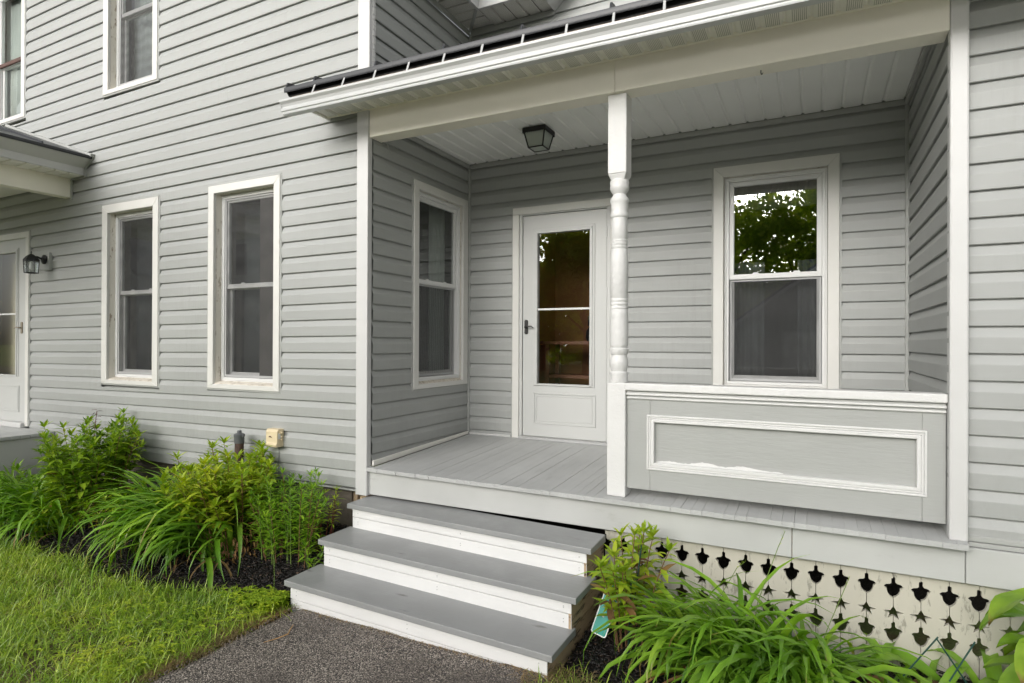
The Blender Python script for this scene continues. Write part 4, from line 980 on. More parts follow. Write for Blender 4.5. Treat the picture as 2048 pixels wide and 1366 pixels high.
m = MB(); m.prism([(-6.660, 2.815), (-6.790, 2.742), (-6.790, 2.655), (-6.77, 2.655), (-6.77, 2.732), (-6.615, 2.84), (-6.630, 2.85)], lambda t, a, b: (a, t, b), 3.54, 3.558); vp(m.build('channel_trim', WALL_TRIM, bevel=0.002))
m = MB(); m.box(-7.0465, -7.025, 3.54, 3.558, 2.44, 2.65); vp(m.build('channel_trim', WALL_TRIM, bevel=0.002))

# ================================================================== FIXTURES
# ceiling light: shallow square cap and four tapering panes
lc = (-1.983, 4.385)
cl = thing('ceiling_light', 'black square tapered porch light with frosted panes on the ceiling', 'ceiling light', (lc[0], lc[1], 2.658))
def lp(m, name, mat, **k):
    o = m.build(name, mat, cl, **k); o.location = (-lc[0], -lc[1], -2.658); return o
m = MB(); h = 0.101; m.box(lc[0] - h, lc[0] + h, lc[1] - h, lc[1] + h, 2.622, 2.656)
cap = lp(m, 'cap', BLACKMETAL, bevel=0.006, seg=2)
m = MB()
for i in range(11):                                            # scalloped lower edge
    t = -h + 0.009 + i * (2 * h - 0.018) / 10
    for q in ((t - 0.008, t + 0.008, -h + 0.001, -h + 0.005), (t - 0.008, t + 0.008, h - 0.005, h - 0.001)):
        m.prism([(q[0], 2.622), (q[0] + 0.002, 2.615), (t, 2.612), (q[1] - 0.002, 2.615), (q[1], 2.622)], lambda s_, a, b: (lc[0] + a, lc[1] + s_, b), q[2], q[3])
    for q in ((-h + 0.001, -h + 0.005), (h - 0.005, h - 0.001)):
        m.prism([(t - 0.008, 2.622), (t - 0.006, 2.615), (t, 2.612), (t + 0.006, 2.615), (t + 0.008, 2.622)], lambda s_, a, b: (lc[0] + s_, lc[1] + a, b), q[0], q[1])
lp(m, 'scalloped_edge', BLACKMETAL)
ht, hb, zt, zb = 0.088, 0.062, 2.6215, 2.505
m = MB()
for sx in (-1, 1):
    for sy in (-1, 1):
        m.tube([(lc[0] + sx * ht, lc[1] + sy * ht, zt), (lc[0] + sx * hb, lc[1] + sy * hb, zb)], 0.0062, 4)
cr = [(lc[0] + sx * hb, lc[1] + sy * hb, zb) for sx, sy in ((-1, -1), (1, -1), (1, 1), (-1, 1))]
for a, b in zip(cr, cr[1:] + cr[:1]): m.tube([a, b], 0.0062, 4)
lp(m, 'cage', BLACKMETAL)
for dx, dy in ((0, -1), (1, 0), (0, 1), (-1, 0)):
    m = MB(); px, py = -dy, dx
    P = lambda s_, hh, z, off=0.0: (lc[0] + dx * (hh - 0.003 - off) + px * s_ * hh, lc[1] + dy * (hh - 0.003 - off) + py * s_ * hh, z)
    m.hexa([P(-0.97, hb, zb), P(0.97, hb, zb), P(0.97, hb, zb, 0.003), P(-0.97, hb, zb, 0.003)], [P(-0.97, ht, zt), P(0.97, ht, zt), P(0.97, ht, zt, 0.003), P(-0.97, ht, zt, 0.003)])
    lp(m, 'pane', FROST)
m = MB(); m.box(lc[0] - hb, lc[0] + hb, lc[1] - hb, lc[1] + hb, zb, zb + 0.003); lp(m, 'pane', FROST)

# wall lantern on its mounting block
wl_ = thing('wall_lantern', 'black carriage lantern on a grey block beside the side porch door', 'lantern', (-7.545, 3.55, 1.81))
def wp(m, name, mat, **k):
    o = m.build(name, mat, wl_, **k); o.location = (7.545, -3.55, -1.81); return o
m = MB(); m.box(-7.575, -7.42, 3.525, 3.565, 1.715, 1.905); wp(m, 'mounting_block', WALL_TRIM, bevel=0.006, seg=2)
m = MB(); m.lathe([(0.052, 0), (0.052, 0.012), (0.035, 0.022), (0.02, 0.03)], (0, 0, 0), 20)
m.v = [(-7.50 + x, 3.524 - z, 1.83 + y) for x, y, z in m.v]
m.tube([(-7.50, 3.50, 1.83), (-7.495, 3.45, 1.848), (-7.48, 3.41, 1.84), (-7.47, 3.39, 1.825)], 0.011, 8)
wp(m, 'arm', BLACKMETAL)
lx, ly = -7.47, 3.385
m = MB(); m.lathe([(0.074, 1.80), (0.07, 1.812), (0.045, 1.845), (0.02, 1.865), (0.008, 1.87)], (lx, ly, 0), 6); m.tube([(lx, ly, 1.868), (lx - 0.008, ly, 1.884), (lx, ly, 1.898), (lx + 0.008, ly, 1.884), (lx, ly, 1.87)], 0.003, 5)
wp(m, 'hood', BLACKMETAL)
m = MB()
for i in range(6):
    a = math.pi / 3 * i; b = a + math.pi / 3
    A = (lx + 0.068 * math.cos(a), ly + 0.068 * math.sin(a)); B = (lx + 0.06 * math.cos(a), ly + 0.06 * math.sin(a)); B2 = (lx + 0.06 * math.cos(b), ly + 0.06 * math.sin(b)); A2 = (lx + 0.068 * math.cos(b), ly + 0.068 * math.sin(b))
    m.tube([(*A, 1.80), (*B, 1.665)], 0.0045, 4); m.tube([(*B, 1.668), (*B2, 1.668)], 0.0045, 4); m.tube([(*A, 1.795), (*A2, 1.795)], 0.0045, 4)
wp(m, 'cage', BLACKMETAL)
m = MB(); m.lathe([(0.055, 1.672), (0.062, 1.793)], (lx, ly, 0), 6); wp(m, 'globe', CLEAR)
m = MB(); m.lathe([(0.008, 1.79), (0.014, 1.77), (0.022, 1.735), (0.014, 1.71), (0.004, 1.705)], (lx, ly, 0), 12); wp(m, 'bulb', VINYL, smooth=60)

# beige utility box
ub = thing('utility_box', 'beige plastic utility box mounted low on the front wall', 'utility box', (-3.97, 3.55, 0.15))
def up_(m, name, mat, **k):
    o = m.build(name, mat, ub, **k); o.location = (3.97, -3.55, -0.15); return o
m = MB(); m.prism([(3.562, 0.080), (3.484, 0.080), (3.478, 0.10), (3.490, 0.115), (3.490, 0.205), (3.502, 0.226), (3.562, 0.226)], lambda t, a, b: (t, a, b), -4.035, -3.905); up_(m, 'body', BEIGEBOX, bevel=0.005, seg=2)
m = MB(); m.box(-3.905, -3.895, 3.512, 3.54, 0.185, 0.21); m.tube([(-3.90, 3.525, 0.197), (-3.885, 3.525, 0.197)], 0.010, 8); m.tube([(-3.90, 3.53, 0.165), (-3.89, 3.53, 0.165)], 0.008, 8); m.tube([(-3.90, 3.53, 0.14), (-3.89, 3.53, 0.14)], 0.008, 8); up_(m, 'fitting', BEIGEBOX, bevel=0.002)
m = MB(); m.tube([(-3.995, 3.489, 0.158), (-3.990, 3.486, 0.166), (-3.980, 3.485, 0.168), (-3.972, 3.486, 0.163), (-3.968, 3.489, 0.157)], 0.003, 5); up_(m, 'latch', RUSTPIPE)
m = MB(); m.tube([(-3.945, 3.545, 0.08), (-3.944, 3.548, 0.02), (-3.948, 3.546, -0.06), (-3.945, 3.548, -0.17)], 0.0022, 5); up_(m, 'cable', PIPECAP)
m = MB(); m.box(-3.9045, -3.9035, 3.500, 3.525, 0.145, 0.195); up_(m, 'label_plate', VINYL)

# standing vent pipe
vpipe = thing('vent_pipe', 'rusty brown standing pipe with grey cap in front of the wall', 'pipe', (-4.29, 3.44, -0.55))
def vpp(m, name, mat, **k):
    o = m.build(name, mat, vpipe, **k); o.location = (4.29, -3.44, 0.55); return o
m = MB(); m.lathe([(0.036, -0.60), (0.036, 0.10)], (-4.29, 3.44, 0), 18); vpp(m, 'pipe_shaft', RUSTPIPE, smooth=40)
m = MB(); m.lathe([(0.040, 0.095), (0.041, 0.145), (0.043, 0.150), (0.043, 0.168), (0.030, 0.176), (0.018, 0.178), (0.018, 0.196), (0.015, 0.200)], (-4.29, 3.44, 0), 18)
for s_ in (-1, 1): m.box(-4.29 + s_ * 0.048 - 0.009, -4.29 + s_ * 0.048 + 0.009, 3.43, 3.45, 0.150, 0.164)
vpp(m, 'pipe_cap', PIPECAP, smooth=30)

# curtains hang inside the windows, plus one sheet imitating a reflection
def curtain(T, u0, u1, n, z0, z1, waves, amp, mat, label):
    m = MB(); k = 60; vs = []
    for i in range(k + 1):
        u = u0 + (u1 - u0) * i / k; d = amp * math.sin(waves * 2 * math.pi * i / k) + amp * 0.5 * math.sin(waves * 4.7 * i / k + 1)
        vs += [T(u, n + d, z0), T(u, n + d * 0.8, (z0 + z1) / 2), T(u, n + d * 0.6, z1)]
    fs = [(i * 3 + j, (i + 1) * 3 + j, (i + 1) * 3 + j + 1, i * 3 + j + 1) for i in range(k) for j in range(2)]
    m.add(vs, fs); o = m.build('curtain', mat, recalc=False, smooth=80)
    md = o.modifiers.new('thickness', 'SOLIDIFY'); md.thickness = 0.003
    tag(o, label, 'curtain'); return o
curtain(T_east(-3.006), 4.55, 4.83, -0.16, 0.5, 2.28, 5, 0.018, CURTAIN, 'pale sheer curtain gathered inside the window of the side wall')
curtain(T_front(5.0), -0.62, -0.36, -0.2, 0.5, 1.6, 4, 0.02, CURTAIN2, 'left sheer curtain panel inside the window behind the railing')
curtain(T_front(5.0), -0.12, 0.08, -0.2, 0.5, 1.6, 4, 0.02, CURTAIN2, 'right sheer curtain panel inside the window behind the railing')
curtain(T_front(5.0), -0.66, 0.10, -0.17, 2.02, 2.3, 6, 0.018, CURTAIND, 'dark valance across the top of the window behind the railing')
curtain(TF, -6.36, -5.68, -0.22, 3.5, 5.1, 7, 0.012, CURTAIN, 'pale curtain inside the upstairs window above the pair')
curtain(TF, -8.86, -8.06, -0.17, 3.5, 5.1, 9, 0.004, CURTAIN, 'pale sheet imitating the bright reflection in the upstairs window above the side porch')  # added pale sheet, stands in for the bright reflection in this pane
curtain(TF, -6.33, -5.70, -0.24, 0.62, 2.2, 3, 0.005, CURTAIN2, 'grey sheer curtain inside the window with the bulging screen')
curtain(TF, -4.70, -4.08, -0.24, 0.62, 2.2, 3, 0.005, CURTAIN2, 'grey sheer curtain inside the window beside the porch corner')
# table and bag seen through the door glass
tb = thing('console_table', 'brown wooden table just inside the porch door', 'table', (-2.0, 5.55, 0.06))
def tp(m, name, mat, **k):
    o = m.build(name, mat, tb, **k); o.location = (2.0, -5.55, -0.06); return o
m = MB(); m.box(-2.42, -1.58, 5.4, 5.75, 0.93, 0.96); tp(m, 'table_top', BROWN)
for sx in (-2.38, -1.64):
    for sy in (5.43, 5.7):
        m = MB(); m.box(sx, sx + 0.04, sy, sy + 0.04, 0.06, 0.93); tp(m, 'leg', BROWN)
m = MB(); m.box(-2.4, -1.6, 5.45, 5.74, 0.60, 0.63); tp(m, 'shelf', BROWN)
m = MB(); m.lathe([(0.05, 0), (0.065, 0.03), (0.06, 0.10), (0.03, 0.14), (0.035, 0.16)], (-1.93, 5.55, 0.961), 14); m.tube([(-1.97, 5.55, 1.11), (-1.965, 5.55, 1.2), (-1.93, 5.55, 1.24), (-1.895, 5.55, 1.2), (-1.89, 5.55, 1.11)], 0.008, 6)
tag(m.build('bag', BLACKMETAL, smooth=40), 'dark handled bag on the table inside the door', 'bag')

# ================================================================== VEGETATION
def blade_mesh(name, mat, L, W, lean, droop, seg=7, seed=0, twist=0.0):
    """strap leaf: rises from the base, arches over along +X, V-folded, pointed tip"""
    rnd = random.Random(seed); vs = []; fs = []
    ang = math.radians(90 - lean); x = z = 0.0; y = 0.0; st = L / seg
    for i in range(seg + 1):
        t = i / seg
        w = W * (0.75 + 0.45 * math.sin(math.pi * min(t * 1.15, 1))) * (1 - max(0, t - 0.72) / 0.28 * 0.93) * 0.5
        tw = twist * t
        cy, sy = math.cos(tw), math.sin(tw)
        nx, nz_ = -math.sin(ang), math.cos(ang)
        fold = w * 0.45
        vs += [(x + nx * (fold + sy * w), y - w * cy, z + nz_ * (fold + sy * w)), (x, y, z), (x + nx * (fold - sy * w), y + w * cy, z + nz_ * (fold - sy * w))]
        ang -= math.radians(droop) * (0.4 + 1.5 * t) / seg
        ang = max(ang, math.radians(-86))
        x += math.cos(ang) * st; z += math.sin(ang) * st; y += rnd.uniform(-0.006, 0.006)
    for i in range(seg):
        a = i * 3
        fs += [(a, a + 1, a + 4, a + 3), (a + 1, a + 2, a + 5, a + 4)]
    me = bpy.data.meshes.new(name); me.from_pydata(vs, [], fs); me.materials.append(mat)
    me.polygons.foreach_set('use_smooth', [True] * len(fs))
    return me

def daylily(label, base, clumps, n, mat, Ls, bias, seed, W=0.028, fill=120, spread=0.13, group='daylily clumps in the beds'):
    rnd = random.Random(seed)
    root = thing('daylily', label, 'daylily', base, group)
    vars_ = [blade_mesh('leaf', mat, rnd.uniform(*Ls), W * rnd.uniform(0.75, 1.15), rnd.uniform(6, 34), rnd.uniform(70, 165), 8, seed * 50 + i, rnd.uniform(-0.5, 0.5)) for i in range(26)]
    allf = MB()
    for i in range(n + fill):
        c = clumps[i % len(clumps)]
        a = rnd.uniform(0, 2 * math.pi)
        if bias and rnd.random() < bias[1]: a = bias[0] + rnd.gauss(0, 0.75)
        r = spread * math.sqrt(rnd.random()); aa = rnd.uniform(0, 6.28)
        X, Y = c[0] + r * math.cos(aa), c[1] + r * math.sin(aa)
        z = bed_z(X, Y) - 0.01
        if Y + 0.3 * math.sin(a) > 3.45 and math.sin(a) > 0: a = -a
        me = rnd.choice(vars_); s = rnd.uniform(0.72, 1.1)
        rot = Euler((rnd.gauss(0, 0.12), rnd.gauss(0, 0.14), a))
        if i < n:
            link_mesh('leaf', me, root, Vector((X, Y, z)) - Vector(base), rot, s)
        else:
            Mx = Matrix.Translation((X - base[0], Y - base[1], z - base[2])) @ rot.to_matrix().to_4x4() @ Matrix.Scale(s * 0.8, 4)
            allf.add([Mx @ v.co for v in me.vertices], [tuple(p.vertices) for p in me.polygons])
    for i in range(16):
        c = rnd.choice(clumps); a = rnd.uniform(3.3, 6.1); me = rnd.choice(vars_)
        dm = me.copy(); dm.materials.clear(); dm.materials.append(DRYLEAF)
        X, Y = c[0] + rnd.gauss(0, spread), c[1] + rnd.gauss(0, spread * 0.7) - 0.05
        link_mesh('dry_leaf', dm, root, Vector((X, Y, bed_z(X, Y))) - Vector(base), (rnd.gauss(0, 0.2), rnd.uniform(0.3, 0.8), a), rnd.uniform(0.35, 0.6))
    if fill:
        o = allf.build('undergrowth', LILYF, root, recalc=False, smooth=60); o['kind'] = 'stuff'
    return root
daylily('large dark green daylily clump sweeping left between lawn and centre shrub', (-4.2, 3.0, -0.7), [(-4.3, 3.08), (-4.5, 3.04), (-4.1, 3.12), (-4.68, 3.14), (-4.02, 3.06), (-4.42, 3.2)], 300, LILY, (0.72, 1.05), (math.radians(200), 0.66), 3, W=0.032, fill=420, spread=0.13)
daylily('dark green daylily clump at the left edge below the side porch deck', (-6.35, 2.9, -0.72), [(-6.6, 2.92), (-6.25, 2.95), (-6.95, 3.0), (-5.95, 2.86)], 270, LILY, (0.62, 0.9), (math.radians(215), 0.45), 4, W=0.028, fill=200, spread=0.15)
daylily('bright green daylily clump in front of the pierced white boards', (-0.25, 3.2, -0.7), [(-0.35, 3.2), (-0.12, 3.22), (-0.55, 3.15), (-0.02, 3.05), (-0.25, 3.0)], 300, LILYR, (0.46, 0.8), (math.radians(215), 0.45), 5, W=0.029, fill=200, spread=0.12)

def leaf_verts(p, d, upv, L, W, curl):
    """one lance leaf, folded and curling down, 8 verts"""
    d = d.normalized(); side = d.cross(upv)
    if side.length < 1e-4: side = Vector((1, 0, 0))
    side.normalize(); nrm = side.cross(d)
    pts = []
    q = Vector(p); dd = d.copy()
    stn = []
    for i in range(4):
        stn.append((q.copy(), dd.copy()))
        dd = (dd - nrm * curl / 3).normalized() if i < 3 else dd
        q = q + dd * (L / 3)
    w1, w2 = W * 0.5, W * 0.42
    f = 0.18
    pts = [stn[0][0],
           stn[1][0] - side * w1 + nrm * W * f, stn[1][0], stn[1][0] + side * w1 + nrm * W * f,
           stn[2][0] - side * w2 + nrm * W * f, stn[2][0], stn[2][0] + side * w2 + nrm * W * f,
           stn[3][0]]
    return pts
LEAF_F = [(0, 2, 1), (0, 3, 2), (1, 2, 5, 4), (2, 3, 6, 5), (4, 5, 7), (5, 6, 7)]

def leafy_plant(name, label, cat, base, n, H, rb, rt_, leafL, leafW, mat, stem_mat, seed, gap=0.035, start=0.35, lean=(0, 0), curl=0.7, dry=0.04, group=None, tip=6, stem_r=0.0035, squash=1.0, pairs=2, offs=None):
    rnd = random.Random(seed)
    root = thing(name, label, cat, base, group)
    F = MB(); D = MB(); B = Vector(base)
    for i in range(n):
        a = rnd.uniform(0, 6.283); r = rb * math.sqrt(rnd.random())
        X, Y = base[0] + r * math.cos(a), base[1] + r * math.sin(a) * squash
        if offs: X += offs[i % len(offs)][0]; Y += offs[i % len(offs)][1]
        z0 = bed_z(X, Y) - 0.02
        hgt = H * rnd.uniform(0.68, 1.05)
        out = Vector((math.cos(a), math.sin(a) * squash, 0)) * (rt_ * rnd.uniform(0.5, 1.0) * (r / rb)) + Vector((lean[0], lean[1], 0)) * rnd.uniform(0.5, 1.2) + Vector((rnd.gauss(0, 0.03), rnd.gauss(0, 0.03), 0))
        p0 = Vector((X, Y, z0)); p3 = p0 + out + Vector((0, 0, hgt)); p1 = p0 + out * 0.2 + Vector((0, 0, hgt * 0.4)); p2 = p0 + out * 0.55 + Vector((0, 0, hgt * 0.75))
        if p3.y > 3.50: p3.y = 3.50 - rnd.random() * 0.06
        if p2.y > 3.50: p2.y = 3.50 - rnd.random() * 0.06
        pts = []
        for k in range(8):
            t = k / 7
            pts.append(((1 - t) ** 3) * p0 + 3 * (1 - t) ** 2 * t * p1 + 3 * (1 - t) * t * t * p2 + t ** 3 * p3)
        m = MB(); m.tube([q - B for q in pts], [stem_r * (1.15 - 0.6 * k / 7) for k in range(8)], 5)
        m.build('stem', stem_mat if rnd.random() > 0.25 else STEMB, root, recalc=False)
        L = hgt * (1 - start); cnt = max(3, int(L / gap)); tw = rnd.uniform(0, 6.28)
        for k in range(cnt):
            t = start + (1 - start) * (k + 0.5) / cnt
            q = ((1 - t) ** 3) * p0 + 3 * (1 - t) ** 2 * t * p1 + 3 * (1 - t) * t * t * p2 + t ** 3 * p3
            tw += math.pi / 2 + rnd.gauss(0, 0.3)
            s = (0.65 + 0.5 * math.sin(math.pi * min(1, (t - start) / (1 - start) * 0.95 + 0.1))) * rnd.uniform(0.75, 1.15)
            for side in range(pairs):
                aa = tw + side * 2 * math.pi / pairs
                el = rnd.uniform(0.15, 0.85)
                d = Vector((math.cos(aa) * math.cos(el), math.sin(aa) * math.cos(el), math.sin(el)))
                if q.y + d.y * leafL > 3.53: d.y = -abs(d.y)
                tgt = D if (rnd.random() < dry and t < 0.75) else F
                tgt.add([v - B for v in leaf_verts(q, d, Vector((0, 0, 1)), leafL * s, leafW * s, curl * rnd.uniform(0.4, 1.4))], LEAF_F)
        for k in range(tip):
            aa = tw + k * 6.283 / tip; el = rnd.uniform(0.7, 1.25)
            d = Vector((math.cos(aa) * math.cos(el), math.sin(aa) * math.cos(el), math.sin(el))); s = rnd.uniform(0.5, 0.85)
            if p3.y + d.y * leafL > 3.53: d.y = -abs(d.y)
            F.add([v - B for v in leaf_verts(p3, d, Vector((0, 0, 1)), leafL * s, leafW * s * 0.8, 0.35)], LEAF_F)
    o = F.build('foliage', mat, root, recalc=False, smooth=70); o['kind'] = 'stuff'
    if D.v:
        o = D.build('dry_leaves', DRYLEAF, root, recalc=False, smooth=70); o['kind'] = 'stuff'
    return root
leafy_plant('shrub', 'leafy shrub with dark red shoots at its top, before the side porch deck', 'shrub', (-5.85, 3.12, -0.66), 64, 0.82, 0.25, 0.26, 0.125, 0.038, SHRUBD, STEMG, 21, gap=0.034, start=0.25, group='leafy shrubs in the bed')
leafy_plant('shrub', 'yellow green leafy shrub around the rusty pipe below the front windows', 'shrub', (-4.12, 3.22, -0.62), 76, 0.66, 0.27, 0.22, 0.125, 0.038, SHRUB, STEMB, 22, gap=0.033, start=0.42, group='leafy shrubs in the bed', lean=(-0.02, -0.06))
leafy_plant('tall_perennial', 'clump of upright narrow leaved stems between shrub and steps', 'perennial plant', (-3.46, 3.2, -0.61), 46, 0.57, 0.21, 0.16, 0.09, 0.0155, NARROW, STEMG, 23, gap=0.026, start=0.12, curl=0.6, dry=0.03, tip=8, pairs=2, squash=0.8)
leafy_plant('tall_perennial', 'few yellow green narrow leaved shoots against the bare foundation', 'perennial plant', (-3.23, 3.36, -0.58), 7, 0.42, 0.09, 0.05, 0.07, 0.013, SHRUB, STEMR, 24, gap=0.03, start=0.45, tip=9, pairs=2)
leafy_plant('seedling', 'low narrow leaved seedling beside the middle step', 'seedling', (-3.17, 3.1, -0.65), 5, 0.16, 0.05, 0.07, 0.085, 0.016, NARROW, STEMG, 25, gap=0.03, start=0.2, tip=7)
leafy_plant('perennial', 'drooping light green leafy plant on stakes at the right of the steps', 'perennial plant', (-0.90, 3.2, -0.70), 15, 0.62, 0.09, 0.15, 0.115, 0.036, SHRUB, STEMB, 26, gap=0.045, start=0.3, curl=0.9, dry=0.1, tip=6, stem_r=0.0045)
leafy_plant('seedling', 'low leafy seedling in front of the shrub at the lawn edge', 'seedling', (-5.72, 2.80, -0.75), 10, 0.26, 0.16, 0.1, 0.09, 0.026, SHRUB, STEMG, 27, gap=0.035, start=0.2, tip=6)
leafy_plant('seedling', 'low yellow green shoots between daylily clump and shrub', 'seedling', (-5.2, 3.02, -0.68), 12, 0.36, 0.22, 0.1, 0.10, 0.024, SHRUB, STEMG, 28, gap=0.04, start=0.3, tip=7)
# red shoots
rs = thing('red_shoot', 'thin dark red leafed shoot rising above the left shrub', 'shoot', (-5.95, 3.2, 0.0))
m = MB(); m.tube([(0, 0, -0.5), (0.01, 0, 0.1), (0.03, 0.0, 0.22), (0.05, 0, 0.30)], 0.003, 5); m.build('stem', STEMR, rs)
F = MB()
for k in range(13):
    t = k / 12; q = Vector((0.012 + 0.04 * t, 0, 0.12 + 0.19 * t)); a = k * 2.4
    F.add(leaf_verts(q, Vector((math.cos(a), math.sin(a), 0.35)), Vector((0, 0, 1)), 0.055, 0.018, 0.7), LEAF_F)
o = F.build('foliage', REDLEAF, rs, recalc=False); o['kind'] = 'stuff'

# dry undergrowth at the foot of the centre shrub
F = MB(); rr = random.Random(44)
for i in range(260):
    a = rr.uniform(0, 6.28); r = 0.3 * math.sqrt(rr.random()); X, Y = -3.95 + r * math.cos(a), 3.16 + 0.7 * r * math.sin(a)
    z = bed_z(X, Y) + rr.uniform(0.0, 0.26)
    F.add(leaf_verts(Vector((X, Y, z)), Vector((rr.gauss(0, 1), rr.gauss(0, 1), rr.gauss(-0.6, 0.5))), Vector((0, 0, 1)), 0.06, 0.016, 0.9), LEAF_F)
o = F.build('dry_leaves', DRYLEAF, recalc=False); kind(o, 'stuff'); tag(o, 'withered brown leaves hanging under the centre shrub', 'dead leaves')

# hosta: broad ribbed leaves on stalks, each its own object
ho = thing('hosta', 'broad leaved yellow green hosta at the right edge of the bed', 'hosta', (1.0, 3.32, -0.7))
def hosta_leaf(L, W, seed):
    rnd = random.Random(seed); vs = []; fs = []; nu, nv = 9, 8; ang = math.radians(20); x = z = 0
    for i in range(nu + 1):
        t = i / nu; w = W * 0.5 * (math.sin(math.pi * min(1, t * 0.93 + 0.07)) ** 0.65) * (1 - 0.25 * t) if t < 1 else 0.001
        for j in range(nv + 1):
            s = j / nv * 2 - 1
            rib = 0.004 * math.cos(s * 14) + 0.012 * math.sin(t * 9 + s * 2 + seed) * abs(s)
            vs.append((x, s * w, z + 0.35 * w * abs(s) ** 1.3 + rib))
        ang -= math.radians(75) / nu; x += math.cos(ang) * L / nu; z += math.sin(ang) * L / nu
    k = nv + 1
    fs = [(i * k + j, (i + 1) * k + j, (i + 1) * k + j + 1, i * k + j + 1) for i in range(nu) for j in range(nv)]
    me = bpy.data.meshes.new('leaf'); me.from_pydata(vs, [], fs); me.materials.append(HOSTA); me.polygons.foreach_set('use_smooth', [True] * len(fs)); return me
hm = [hosta_leaf(0.29, 0.19, i) for i in range(4)]
rr = random.Random(8)
for i in range(22):
    a = math.radians(180) + rr.gauss(0, 1.2) if i < 14 else rr.uniform(0, 6.28)
    h = rr.uniform(0.14, 0.60); r = rr.uniform(0.04, 0.16)
    tipb = (r * math.cos(a), r * math.sin(a) * 0.8, h)
    m = MB(); m.tube([(0.02 * math.cos(a), 0.02 * math.sin(a), 0), (tipb[0] * 0.5, tipb[1] * 0.5, h * 0.65), tipb], [0.006, 0.005, 0.004], 6); m.build('stalk', STEMG, ho, recalc=False)
    link_mesh('leaf', hm[i % 4], ho, tipb, (rr.gauss(0, 0.2), rr.gauss(0.05, 0.2), a), rr.uniform(0.72, 1.02))

# low strap-leaved bulb foliage right of the daylily
bf = thing('bulb_foliage', 'low broad strap leaves with withered tips beside the hosta', 'bulb plant', (0.5, 3.38, -0.69))
bv = [blade_mesh('leaf', LILYR, 0.44, 0.06, 22, 120, 7, 900 + i, 0.4) for i in range(6)]
for i in range(34):
    a = rr.uniform(0, 6.28); link_mesh('leaf', rr.choice(bv), bf, (rr.uniform(-0.22, 0.26), rr.uniform(-0.22, 0.12), 0.0), (rr.gauss(0, 0.2), rr.gauss(0.2, 0.25), a), rr.uniform(0.55, 1.0))
bd = MB()
for i in range(16):
    me = rr.choice(bv); Mx = Matrix.Translation((rr.uniform(-0.25, 0.3), rr.uniform(-0.2, 0.12), 0.01)) @ Euler((0, 0.7, rr.uniform(0, 6.28))).to_matrix().to_4x4() @ Matrix.Scale(0.55, 4)
    bd.add([Mx @ v.co for v in me.vertices], [tuple(p.vertices) for p in me.polygons])
o = bd.build('dry_leaves', DRYLEAF, bf, recalc=False); o['kind'] = 'stuff'

# seed stalks of grass
for (pts, lab) in (([(-3.19, 2.83, -0.76), (-3.19, 2.835, -0.6), (-3.195, 2.83, -0.47), (-3.2, 2.82, -0.43)], 'tall thin grass stalk at the left foot of the steps'),
                   ([(-0.28, 3.1, -0.6), (-0.24, 3.1, -0.3), (-0.15, 3.1, -0.02), (-0.12, 3.1, 0.06)], 'tall grass seed stalk above the right daylily'),
                   ([(-0.5, 3.15, -0.6), (-0.42, 3.15, -0.33), (-0.34, 3.15, -0.17), (-0.30, 3.15, -0.13)], 'short grass seed stalk leaning above the right daylily'),
                   ([(0.0, 3.2, -0.6), (0.06, 3.2, -0.4), (0.13, 3.2, -0.2), (0.15, 3.2, -0.14)], 'thin grass seed stalk at the right of the bright daylily')):
    st = thing('grass_stalk', lab, 'grass stalk', pts[0])
    b = Vector(pts[0]); m = MB(); m.tube([Vector(p) - b for p in pts], [0.0025, 0.002, 0.0018, 0.001], 5); m.build('stem', STEMG, st, recalc=False)
    m = MB(); p, q = Vector(pts[-2]) - b, Vector(pts[-1]) - b
    for i in range(12): m.add(leaf_verts(p.lerp(q, i / 12), Vector((rr.gauss(0, 0.6), rr.gauss(0, 0.6), 1)), Vector((1, 0, 0)), 0.016, 0.004, 0.1), LEAF_F)
    o = m.build('seed_head', GRASS, st, recalc=False)

# plant stakes
for (a, b, lab) in (((-0.829, 3.2, -0.147), (-0.904, 3.2, -0.76), 'tall green stake inside the drooping plant'), ((-0.865, 3.13, -0.30), (-0.885, 3.13, -0.76), 'shorter green stake in front of the drooping plant'),
                    ((0.489, 3.2, -0.346), (0.36, 3.2, -0.55), 'green stake leaning left beside the pierced boards'), ((0.487, 3.23, -0.364), (0.60, 3.23, -0.54), 'green stake leaning right beside the pierced boards'), ((0.62, 3.2, -0.338), (0.53, 3.2, -0.53), 'pale tipped green stake nearest the hosta')):
    m = MB(); m.tube([a, b], 0.0034, 7); tag(m.build('plant_stake', STAKE), lab, 'stake', 'green plant stakes')

# green sign plate lying against the plant
sgn = thing('sign_plate', 'teal sign plate with white border leaning in the mulch by the steps', 'sign', (-1.06, 3.15, -0.66))
ax = Vector((0.078, 0.0, -0.021)).normalized(); ay = Vector((0.115, 0.10, 0.275)).normalized(); ay = (ay - ax * ay.dot(ax)).normalized(); az = ax.cross(ay)
def rr_rect(w, h, r, n=5):
    p = []
    for cx, cy, a0 in ((w - r, r, -90), (w - r, h - r, 0), (r, h - r, 90), (r, r, 180)):
        for i in range(n + 1):
            a = math.radians(a0 + 90 * i / n); p.append((cx + r * math.cos(a), cy + r * math.sin(a)))
    return p
def plate(w, h, r, ox, oy, d0, d1, name, mat):
    m = MB(); m.prism([(x + ox, y + oy) for x, y in rr_rect(w, h, r)], lambda t, a, b: tuple(ax * (a - 0.04) + ay * b + az * t), d0, d1)
    m.build(name, mat, sgn)
plate(0.088, 0.31, 0.014, 0, 0, 0.0, 0.003, 'border', SIGNWHITE)
plate(0.076, 0.298, 0.010, 0.006, 0.006, 0.0032, 0.0045, 'face', SIGNGREEN)
m = MB()
